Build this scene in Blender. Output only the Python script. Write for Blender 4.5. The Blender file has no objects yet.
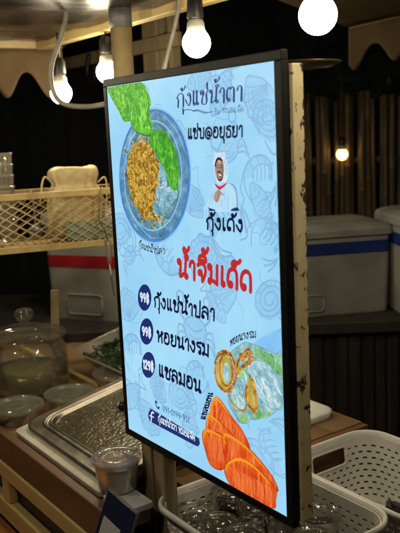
import bpy, bmesh, math, random
from mathutils import Vector, Matrix
R = math.radians
scene = bpy.context.scene
COL = scene.collection

# ------------------------------------------------------------------ camera
cam_data = bpy.data.cameras.new("camera")
cam = bpy.data.objects.new("camera", cam_data)
COL.objects.link(cam)
CAM_POS = Vector((1.15232, -0.63538, 1.45268))
YAW, PITCH, ROLL = R(55.0353), R(-9.8099), R(2.6578)
# looks along +y at zero angles, then roll, pitch, yaw
rot = Matrix.Rotation(YAW, 4, 'Z') @ Matrix.Rotation(PITCH, 4, 'X') @ Matrix.Rotation(ROLL, 4, 'Y') @ Matrix.Rotation(R(90), 4, 'X')
cam.matrix_world = Matrix.Translation(CAM_POS) @ rot
cam_data.sensor_fit = 'AUTO'
cam_data.sensor_width = 36.0
cam_data.lens = 773.22 / 533.0 * 36.0
cam_data.clip_start = 0.02
cam_data.clip_end = 500.0
cam_data.dof.use_dof = True
cam_data.dof.focus_distance = 1.3
cam_data.dof.aperture_fstop = 8.0
scene.camera = cam

# ------------------------------------------------------------------ night sky, faint moon-like sun, exposure
world = bpy.data.worlds.new("World")
scene.world = world
world.use_nodes = True
wn = world.node_tree.nodes
bg = wn["Background"]
sky = wn.new("ShaderNodeTexSky")
sky.sky_type = 'NISHITA'
sky.sun_disc = False
sky.sun_elevation = R(30.0)
sky.sun_rotation = R(200)
world.node_tree.links.new(sky.outputs[0], bg.inputs[0])
bg.inputs[1].default_value = 0.0022
sun_data = bpy.data.lights.new("sun", 'SUN')
sun_data.energy = 0.004
sun_data.angle = R(0.5)
sun_data.color = (1.0, 0.93, 0.84)
sun = bpy.data.objects.new("sun", sun_data)
sun.rotation_euler = (R(60), 0, R(20))
COL.objects.link(sun)
scene.view_settings.view_transform = 'Standard'
scene.view_settings.look = 'None'
scene.view_settings.exposure = 0.0
scene.view_settings.gamma = 1.0
scene.view_settings.use_curve_mapping = False
scene.render.engine = 'CYCLES'
scene.cycles.use_denoising = True
scene.cycles.sample_clamp_indirect = 4.0
scene.cycles.max_bounces = 10
scene.cycles.transparent_max_bounces = 16
scene.cycles.caustics_reflective = False
scene.cycles.caustics_refractive = False

# ------------------------------------------------------------------ materials
def srgb(h):
    h = h.lstrip('#')
    c = [int(h[i:i+2], 16) / 255 for i in (0, 2, 4)]
    return tuple(((x / 12.92) if x <= 0.04045 else ((x + 0.055) / 1.055) ** 2.4) for x in c) + (1,)

def new_mat(name):
    m = bpy.data.materials.new(name)
    m.use_nodes = True
    nt = m.node_tree
    return m, nt, nt.nodes["Principled BSDF"]

def mix_noise(nt, c1, c2, scale=8.0, detail=6.0, lo=0.35, hi=0.65, stretch=(1, 1, 1), rough=0.6, distort=0.0, coord='Object'):
    tc = nt.nodes.new("ShaderNodeTexCoord")
    mp = nt.nodes.new("ShaderNodeMapping")
    mp.inputs['Scale'].default_value = stretch
    nz = nt.nodes.new("ShaderNodeTexNoise")
    nz.inputs['Scale'].default_value = scale
    nz.inputs['Detail'].default_value = detail
    nz.inputs['Roughness'].default_value = rough
    nz.inputs['Distortion'].default_value = distort
    rp = nt.nodes.new("ShaderNodeValToRGB")
    rp.color_ramp.elements[0].position = lo
    rp.color_ramp.elements[1].position = hi
    rp.color_ramp.elements[0].color = c1
    rp.color_ramp.elements[1].color = c2
    nt.links.new(tc.outputs[coord], mp.inputs[0])
    nt.links.new(mp.outputs[0], nz.inputs['Vector'])
    nt.links.new(nz.outputs['Fac'], rp.inputs[0])
    return rp, nz, mp

def add_bump(nt, bsdf, src, strength=0.3, dist=0.002):
    b = nt.nodes.new("ShaderNodeBump")
    b.inputs['Strength'].default_value = strength
    b.inputs['Distance'].default_value = dist
    nt.links.new(src, b.inputs['Height'])
    nt.links.new(b.outputs[0], bsdf.inputs['Normal'])

def surf(name, c1, c2, scale=8.0, stretch=(1, 1, 1), rough=0.6, metal=0.0, bump=0.2, bdist=0.002, lo=0.35, hi=0.65, detail=6, distort=0.0, rvar=0.0, spec=0.5):
    m, nt, b = new_mat(name)
    rp, nz, mp = mix_noise(nt, c1, c2, scale, detail, lo, hi, stretch, 0.6, distort)
    nt.links.new(rp.outputs[0], b.inputs['Base Color'])
    b.inputs['Roughness'].default_value = rough
    b.inputs['Metallic'].default_value = metal
    b.inputs['Specular IOR Level'].default_value = spec
    if bump:
        add_bump(nt, b, nz.outputs['Fac'], bump, bdist)
    if rvar:
        mr = nt.nodes.new("ShaderNodeMapRange")
        mr.inputs['To Min'].default_value = max(0.02, rough - rvar)
        mr.inputs['To Max'].default_value = min(1, rough + rvar)
        nt.links.new(nz.outputs['Fac'], mr.inputs[0])
        nt.links.new(mr.outputs[0], b.inputs['Roughness'])
    return m

def lit(name, c1, c2=None, scale=30.0, strength=1.0, lo=0.35, hi=0.65, detail=5, stretch=(1, 1, 1), distort=0.0, rough=0.35):
    """a patch of the picture shown by the lit menu panel"""
    m, nt, b = new_mat(name)
    b.inputs['Base Color'].default_value = (0.01, 0.01, 0.01, 1)
    b.inputs['Roughness'].default_value = rough
    b.inputs['Specular IOR Level'].default_value = 0.25
    b.inputs['Emission Strength'].default_value = strength
    if c2 is None:
        b.inputs['Emission Color'].default_value = c1
    else:
        rp, nz, mp = mix_noise(nt, c1, c2, scale, detail, lo, hi, stretch, 0.6, distort)
        nt.links.new(rp.outputs[0], b.inputs['Emission Color'])
    return m

def clear(name, tint=(1, 1, 1, 1), rough=0.06, haze=0.06, ior=1.45, bump=0.0):
    """thin clear plastic or glass: see-through, a glossy skin that grows at the rim, a little milky haze"""
    m, nt, b = new_mat(name)
    out = nt.nodes["Material Output"]
    tr = nt.nodes.new("ShaderNodeBsdfTransparent"); tr.inputs[0].default_value = tint
    gl = nt.nodes.new("ShaderNodeBsdfGlossy"); gl.inputs['Roughness'].default_value = rough; gl.inputs['Color'].default_value = (.9, .9, .9, 1)
    fr = nt.nodes.new("ShaderNodeFresnel"); fr.inputs[0].default_value = ior
    b.inputs['Base Color'].default_value = (.62 * tint[0], .61 * tint[1], .58 * tint[2], 1); b.inputs['Roughness'].default_value = .4
    m1 = nt.nodes.new("ShaderNodeMixShader"); m1.inputs[0].default_value = haze
    m2 = nt.nodes.new("ShaderNodeMixShader")
    nt.links.new(tr.outputs[0], m1.inputs[1]); nt.links.new(b.outputs[0], m1.inputs[2])
    fm = nt.nodes.new("ShaderNodeMath"); fm.operation = 'MULTIPLY_ADD'; fm.inputs[1].default_value = .6; fm.inputs[2].default_value = .03
    nt.links.new(fr.outputs[0], fm.inputs[0]); nt.links.new(fm.outputs[0], m2.inputs[0])
    nt.links.new(m1.outputs[0], m2.inputs[1]); nt.links.new(gl.outputs[0], m2.inputs[2])
    nt.links.new(m2.outputs[0], out.inputs['Surface'])
    tc = nt.nodes.new("ShaderNodeTexCoord"); nz = nt.nodes.new("ShaderNodeTexNoise"); nz.inputs['Scale'].default_value = 55
    nt.links.new(tc.outputs['Object'], nz.inputs['Vector'])
    if bump:
        bp = nt.nodes.new("ShaderNodeBump"); bp.inputs['Strength'].default_value = bump; bp.inputs['Distance'].default_value = .003
        nt.links.new(nz.outputs['Fac'], bp.inputs['Height']); nt.links.new(bp.outputs[0], gl.inputs['Normal'])
    return m

def chipped_paint(name):
    m, nt, b = new_mat(name)
    rp, nz, mp = mix_noise(nt, (0.66, 0.54, 0.31, 1), (0.76, 0.64, 0.40, 1), 25, 4)
    rp2, nz2, mp2 = mix_noise(nt, (0, 0, 0, 1), (1, 1, 1, 1), 95, 7, 0.60, 0.625, (1, 1, 0.7), 0.62, 0.5)
    rp3, nz3, mp3 = mix_noise(nt, (0.02, 0.014, 0.010, 1), (0.06, 0.035, 0.02, 1), 90, 4)
    mx = nt.nodes.new("ShaderNodeMix"); mx.data_type = 'RGBA'
    # more chips towards the rear edge of the tube, where it gets knocked
    sx = nt.nodes.new("ShaderNodeSeparateXYZ")
    nt.links.new(nt.nodes["Texture Coordinate"].outputs['Object'], sx.inputs[0])
    mr = nt.nodes.new("ShaderNodeMapRange")
    mr.inputs['From Min'].default_value = -0.004; mr.inputs['From Max'].default_value = 0.001
    mr.inputs['To Min'].default_value = 0.0; mr.inputs['To Max'].default_value = 0.19
    nt.links.new(sx.outputs['Y'], mr.inputs[0])
    ad = nt.nodes.new("ShaderNodeMath"); ad.operation = 'ADD'
    nt.links.new(nz2.outputs['Fac'], ad.inputs[0]); nt.links.new(mr.outputs[0], ad.inputs[1])
    nt.links.new(ad.outputs[0], rp2.inputs[0])
    nt.links.new(rp2.outputs[0], mx.inputs[0])
    nt.links.new(rp.outputs[0], mx.inputs[6]); nt.links.new(rp3.outputs[0], mx.inputs[7])
    nt.links.new(mx.outputs[2], b.inputs['Base Color'])
    b.inputs['Roughness'].default_value = 0.55
    inv = nt.nodes.new("ShaderNodeMath"); inv.operation = 'SUBTRACT'; inv.inputs[0].default_value = 1.0
    nt.links.new(rp2.outputs[0], inv.inputs[1])
    add_bump(nt, b, inv.outputs[0], 0.6, 0.001)
    return m

def wood(name, c1, c2, axis='x', scale=14.0, rough=0.5, bump=0.25):
    st = {'x': (0.12, 1.5, 1.5), 'y': (1.5, 0.12, 1.5), 'z': (1.5, 1.5, 0.12)}[axis]
    return surf(name, c1, c2, scale, st, rough, 0, bump, 0.0015, 0.3, 0.7, 8, 0.8, 0.12)

M = {}
M['bezel'] = surf('black_bezel', (0.003, 0.003, 0.004, 1), (0.006, 0.006, 0.007, 1), 60, rough=0.5, bump=0.03, rvar=0.08, spec=0.25)
M['paint'] = chipped_paint('chipped_cream_paint')
M['dark_wood'] = wood('dark_brown_wood', (0.085, 0.040, 0.020, 1), (0.20, 0.10, 0.052, 1), 'x')
M['mid_wood'] = wood('worn_brown_wood', (0.10, 0.045, 0.02, 1), (0.24, 0.12, 0.055, 1), 'y')
M['deck_wood'] = wood('deck_brown_wood', (0.14, 0.08, 0.035, 1), (0.28, 0.17, 0.08, 1), 'x')
M['post_wood'] = wood('pale_post_wood', (0.24, 0.18, 0.10, 1), (0.44, 0.34, 0.20, 1), 'z')
M['black_panel'] = wood('blackened_panel', (0.010, 0.006, 0.005, 1), (0.035, 0.02, 0.014, 1), 'x')
M['yellow_rail'] = wood('cream_yellow_rail', (0.42, 0.31, 0.12, 1), (0.58, 0.44, 0.20, 1), 'x', 10, 0.5, 0.1)
M['cream_metal'] = surf('cream_painted_metal', (0.42, 0.30, 0.12, 1), (0.55, 0.41, 0.18, 1), 40, rough=0.45, bump=0.1)
M['steel'] = surf('worn_steel', (0.22, 0.20, 0.17, 1), (0.36, 0.33, 0.285, 1), 22, (1, 1, 1), 0.34, 0.9, 0.12, 0.001, rvar=0.14)
M['board'] = surf('white_board', (0.50, 0.45, 0.36, 1), (0.66, 0.61, 0.51, 1), 18, rough=0.5, bump=0.1)
M['white_plastic'] = surf('white_plastic', (0.62, 0.61, 0.58, 1), (0.78, 0.77, 0.73, 1), 11, rough=0.42, bump=0.06, lo=.3, hi=.55, detail=9, rvar=.1)
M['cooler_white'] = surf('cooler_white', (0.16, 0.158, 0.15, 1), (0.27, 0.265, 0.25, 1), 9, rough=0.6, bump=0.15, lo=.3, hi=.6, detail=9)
M['red_band'] = surf('red_band', (0.26, 0.006, 0.012, 1), (0.34, 0.012, 0.018, 1), 12, rough=0.5, bump=0.02)
M['blue_band'] = surf('blue_band', (0.004, 0.022, 0.13, 1), (0.006, 0.03, 0.18, 1), 12, rough=0.5, bump=0.02)
M['clear'] = clear('clear_plastic', (0.95, 0.94, 0.91, 1), 0.12, 0.13, bump=0.5)
M['milky'] = clear('milky_plastic', (0.90, 0.88, 0.80, 1), 0.22, 0.30, bump=0.4)
M['frosted'] = clear('frosted_plastic', (0.92, 0.89, 0.84, 1), 0.25, 0.30, bump=0.4)
M['cup_clear'] = clear('thin_cup_plastic', (0.93, 0.91, 0.88, 1), 0.10, 0.045, bump=0.5)
M['glass'] = clear('clear_glass', (0.97, 0.97, 0.93, 1), 0.03, 0.055, 1.5, bump=0.25)
M['sauce'] = surf('black_sauce', (0.006, 0.004, 0.003, 1), (0.02, 0.012, 0.008, 1), 50, rough=0.12, bump=0.3, bdist=0.003)
M['cloth'] = surf('cream_cotton', (0.46, 0.36, 0.19, 1), (0.60, 0.49, 0.29, 1), 60, rough=0.95, bump=0.5)
M['green_cloth'] = surf('grey_green_cloth', (0.16, 0.22, 0.17, 1), (0.26, 0.32, 0.25, 1), 70, rough=0.9, bump=0.3)
M['canopy'] = surf('brown_canopy_cloth', (0.15, 0.095, 0.045, 1), (0.20, 0.13, 0.065, 1), 6, rough=0.8, bump=0.1)
M['tarp'] = surf('glossy_dark_tarpaulin', (0.007, 0.005, 0.004, 1), (0.018, 0.012, 0.008, 1), 9, (3, .6, 1), 0.27, 0, 0.30, 0.003, rvar=0.1)
M['pole_grey'] = surf('grey_tape', (0.10, 0.10, 0.10, 1), (0.17, 0.165, 0.16, 1), 30, (1, 1, 4), 0.5, 0, 0.2)
M['pole_cream'] = surf('cream_pole_paint', (0.34, 0.25, 0.13, 1), (0.44, 0.33, 0.18, 1), 18, rough=0.45, bump=0.1)
M['cable'] = surf('grey_cable', (0.16, 0.15, 0.13, 1), (0.22, 0.20, 0.175, 1), 50, rough=0.5, bump=0.05)
M['socket'] = surf('black_socket', (0.008, 0.008, 0.008, 1), (0.02, 0.02, 0.02, 1), 40, rough=0.45, bump=0.05)
M['bulb_base'] = surf('white_bulb_base', (0.55, 0.52, 0.46, 1), (0.62, 0.6, 0.54, 1), 30, rough=0.4, bump=0.0)
M['bamboo'] = surf('old_bamboo', (0.065, 0.045, 0.026, 1), (0.16, 0.11, 0.06, 1), 12, (4, 4, 0.3), 0.5, 0, 0.3, 0.002, rvar=0.1)
M['backdrop_plank'] = surf('backdrop_plank', (0.010, 0.012, 0.017, 1), (0.020, 0.022, 0.030, 1), 6, (3, 3, .3), 0.7, 0, 0.2)  # near-black navy of the added backdrop, night darkness put into the colour
M['dark_slat'] = surf('dark_bamboo_slat', (0.010, 0.008, 0.006, 1), (0.03, 0.022, 0.015, 1), 9, (3, 3, 0.25), 0.65, 0, 0.2)
M['ground'] = surf('dusty_ground', (0.05, 0.035, 0.022, 1), (0.11, 0.08, 0.05, 1), 3, rough=0.9, bump=0.5, bdist=0.01)
M['orange_mat'] = surf('orange_board', (0.40, 0.17, 0.035, 1), (0.52, 0.24, 0.06, 1), 8, rough=0.6, bump=0.1)
M['bronze'] = surf('dull_bronze', (0.10, 0.065, 0.035, 1), (0.17, 0.11, 0.06, 1), 30, rough=0.35, metal=0.7, bump=0.2)
M['greens'] = surf('wet_greens', (0.012, 0.028, 0.010, 1), (0.05, 0.085, 0.035, 1), 30, rough=0.3, bump=0.6, bdist=0.004)
M['navy_card'] = surf('navy_card', (0.008, 0.014, 0.045, 1), (0.012, 0.02, 0.06, 1), 20, rough=0.3, bump=0.0)
M['white_card'] = surf('white_card', (0.42, 0.42, 0.42, 1), (0.48, 0.48, 0.48, 1), 20, rough=0.4, bump=0.0)
M['dark_shrub'] = surf('dark_leaf', (0.008, 0.012, 0.006, 1), (0.02, 0.03, 0.012, 1), 9, rough=0.6, bump=0.0)

def wet_tray():
    m, nt, b = new_mat('wet_tray_bottom')
    rp, nz, mp = mix_noise(nt, (0.05, 0.045, 0.026, 1), (0.12, 0.108, 0.068, 1), 7, 5)
    nt.links.new(rp.outputs[0], b.inputs['Base Color'])
    b.inputs['Metallic'].default_value = 0.35
    b.inputs['Roughness'].default_value = 0.24
    b.inputs['Coat Weight'].default_value = 0.4
    b.inputs['Coat Roughness'].default_value = 0.06
    v = nt.nodes.new("ShaderNodeTexVoronoi"); v.inputs['Scale'].default_value = 150
    v.inputs['Randomness'].default_value = 1.0
    n2 = nt.nodes.new("ShaderNodeTexNoise"); n2.inputs['Scale'].default_value = 55; n2.inputs['Detail'].default_value = 6
    mu = nt.nodes.new("ShaderNodeMath"); mu.operation = 'MULTIPLY_ADD'
    tc = nt.nodes["Texture Coordinate"]
    nt.links.new(tc.outputs['Object'], v.inputs['Vector']); nt.links.new(tc.outputs['Object'], n2.inputs['Vector'])
    nt.links.new(v.outputs['Distance'], mu.inputs[0]); mu.inputs[1].default_value = 0.35
    nt.links.new(n2.outputs['Fac'], mu.inputs[2])
    add_bump(nt, b, mu.outputs[0], 0.55, 0.0035)
    return m
M['wet'] = wet_tray()

def bulb_mat(name, strength, col=(1.0, 0.86, 0.58, 1)):
    m, nt, b = new_mat(name)
    b.inputs['Base Color'].default_value = (0.8, 0.8, 0.75, 1)
    b.inputs['Emission Color'].default_value = col
    b.inputs['Emission Strength'].default_value = strength
    return m
M['bulb'] = bulb_mat('lit_bulb_glass', 128.0)
M['bulb_far'] = bulb_mat('lit_far_bulb_glass', 7.0, (1.0, 0.62, 0.17, 1))

# ------------------------------------------------------------------ mesh helpers
ORIGIN = {}
class MB:
    def __init__(self): self.v = []; self.f = []
    def add(self, vs, fs):
        n = len(self.v); self.v += [tuple(p) for p in vs]; self.f += [tuple(i + n for i in q) for q in fs]; return self
    def box(self, x0, x1, y0, y1, z0, z1):
        vs = [(x, y, z) for z in (z0, z1) for y in (y0, y1) for x in (x0, x1)]
        return self.add(vs, [(0, 2, 3, 1), (4, 5, 7, 6), (0, 1, 5, 4), (2, 6, 7, 3), (0, 4, 6, 2), (1, 3, 7, 5)])
    def obox(self, c, ax, ay, az, hx, hy, hz):
        c, ax, ay, az = Vector(c), Vector(ax).normalized(), Vector(ay).normalized(), Vector(az).normalized()
        vs = [c + ax * (sx * hx) + ay * (sy * hy) + az * (sz * hz) for sz in (-1, 1) for sy in (-1, 1) for sx in (-1, 1)]
        return self.add(vs, [(0, 2, 3, 1), (4, 5, 7, 6), (0, 1, 5, 4), (2, 6, 7, 3), (0, 4, 6, 2), (1, 3, 7, 5)])
    def prism(self, poly, z0, z1):
        n = len(poly)
        vs = [(x, y, z0) for x, y in poly] + [(x, y, z1) for x, y in poly]
        return self.add(vs, [tuple(range(n - 1, -1, -1)), tuple(range(n, 2 * n))] + [(i, (i + 1) % n, n + (i + 1) % n, n + i) for i in range(n)])
    def lathe(self, prof, c=(0, 0, 0), n=48, wob=None):
        vs = []; fs = []
        m = len(prof)
        for i in range(n):
            a = 2 * math.pi * i / n
            for r, z in prof:
                rr = r * (wob(a, z) if wob else 1)
                vs.append((c[0] + rr * math.cos(a), c[1] + rr * math.sin(a), c[2] + z))
        for i in range(n):
            j = (i + 1) % n
            for k in range(m - 1):
                fs.append((i * m + k, j * m + k, j * m + k + 1, i * m + k + 1))
        return self.add(vs, fs)
    def tube(self, pts, r, n=10, caps=True):
        pts = [Vector(p) for p in pts]
        rs = r if isinstance(r, (list, tuple)) else [r] * len(pts)
        vs = []; fs = []
        t0 = (pts[1] - pts[0]).normalized()
        up = Vector((0, 0, 1)) if abs(t0.z) < 0.9 else Vector((1, 0, 0))
        u = t0.cross(up).normalized()
        for i, p in enumerate(pts):
            t = (pts[min(i + 1, len(pts) - 1)] - pts[max(i - 1, 0)]).normalized()
            u = (u - t * u.dot(t)).normalized()
            w = t.cross(u)
            for k in range(n):
                a = 2 * math.pi * k / n
                vs.append(p + (u * math.cos(a) + w * math.sin(a)) * rs[i])
        for i in range(len(pts) - 1):
            for k in range(n):
                fs.append((i * n + k, i * n + (k + 1) % n, (i + 1) * n + (k + 1) % n, (i + 1) * n + k))
        if caps:
            fs.append(tuple(range(n - 1, -1, -1))); fs.append(tuple(range((len(pts) - 1) * n, len(pts) * n)))
        return self.add(vs, fs)
    def build(self, name, m, parent=None, smooth=False, bevel=0.0, seg=2, solid=0.0, subsurf=0):
        me = bpy.data.meshes.new(name)
        o = Vector(ORIGIN.get(parent.name, (0, 0, 0))) if parent else None
        if parent is None:
            xs = [p[0] for p in self.v]; ys = [p[1] for p in self.v]; zs = [p[2] for p in self.v]
            o = Vector(((min(xs) + max(xs)) / 2, (min(ys) + max(ys)) / 2, min(zs)))
        me.from_pydata([tuple(Vector(p) - o) for p in self.v], [], self.f)
        bm = bmesh.new(); bm.from_mesh(me)
        bmesh.ops.recalc_face_normals(bm, faces=bm.faces)
        if bevel:
            es = [e for e in bm.edges if len(e.link_faces) == 2 and e.calc_face_angle(0) > 0.6]
            bmesh.ops.bevel(bm, geom=es, offset=bevel, segments=seg, profile=0.5, affect='EDGES', clamp_overlap=True)
        bm.to_mesh(me); bm.free()
        if smooth:
            for p in me.polygons: p.use_smooth = True
        me.materials.append(m)
        ob = bpy.data.objects.new(name, me)
        COL.objects.link(ob)
        if parent is not None:
            ob.parent = parent
            ORIGIN[ob.name] = tuple(o)
        else:
            ob.location = o; ORIGIN[ob.name] = tuple(o)
        if solid:
            s = ob.modifiers.new("thickness", 'SOLIDIFY'); s.thickness = solid; s.offset = 0
        if subsurf:
            s = ob.modifiers.new("smooth", 'SUBSURF'); s.levels = subsurf; s.render_levels = subsurf
        if smooth:
            a = me.attributes
        return ob

def tag(o, label=None, cat=None, group=None, kind=None):
    if label: o['label'] = label
    if cat: o['category'] = cat
    if group: o['group'] = group
    if kind: o['kind'] = kind
    return o

def root(name, loc, label, cat, rz=0.0, group=None, local=False, rx=0.0):
    """an Empty at a thing's base; parts are given in world coordinates, or in its own when local"""
    o = bpy.data.objects.new(name, None)
    o.empty_display_size = 0.05
    COL.objects.link(o)
    o.location = loc; o.rotation_euler = (rx, 0, rz)
    ORIGIN[o.name] = (0, 0, 0) if local else tuple(loc)
    return tag(o, label, cat, group)

def copy_tree(o, parent=None):
    c = o.copy(); COL.objects.link(c)
    ORIGIN[c.name] = ORIGIN.get(o.name, (0, 0, 0))
    if parent: c.parent = parent
    for ch in list(o.children): copy_tree(ch, c)
    return c

def catmull(pts, closed=False, k=5):
    n = len(pts); out = []
    if n < 3: return list(pts)
    rng = range(n) if closed else range(n - 1)
    g = (lambda i: pts[i % n]) if closed else (lambda i: pts[max(0, min(n - 1, i))])
    for i in rng:
        p0, p1, p2, p3 = g(i - 1), g(i), g(i + 1), g(i + 2)
        for s in range(k):
            t = s / k
            out.append(tuple(0.5 * ((2 * b) + (-a + c) * t + (2 * a - 5 * b + 4 * c - d) * t * t + (-a + 3 * b - 3 * c + d) * t ** 3) for a, b, c, d in zip(p0, p1, p2, p3)))
    if not closed: out.append(tuple(pts[-1]))
    return out

def rrect(x0, x1, y0, y1, r, k=6):
    out = []
    for cx, cy, a0 in ((x1 - r, y1 - r, 0), (x0 + r, y1 - r, 90), (x0 + r, y0 + r, 180), (x1 - r, y0 + r, 270)):
        for i in range(k + 1):
            a = R(a0 + 90 * i / k); out.append((cx + r * math.cos(a), cy + r * math.sin(a)))
    return out

def loft(rings, closed_end=None):
    """list of equal-length rings of 3-D points -> MB"""
    mb = MB(); n = len(rings[0]); vs = [p for r in rings for p in r]; fs = []
    for i in range(len(rings) - 1):
        for k in range(n):
            fs.append((i * n + k, i * n + (k + 1) % n, (i + 1) * n + (k + 1) % n, (i + 1) * n + k))
    if closed_end in ('last', 'both'): fs.append(tuple(range((len(rings) - 1) * n, len(rings) * n)))
    if closed_end in ('first', 'both'): fs.append(tuple(range(n - 1, -1, -1)))
    return mb.add(vs, fs)

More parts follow.
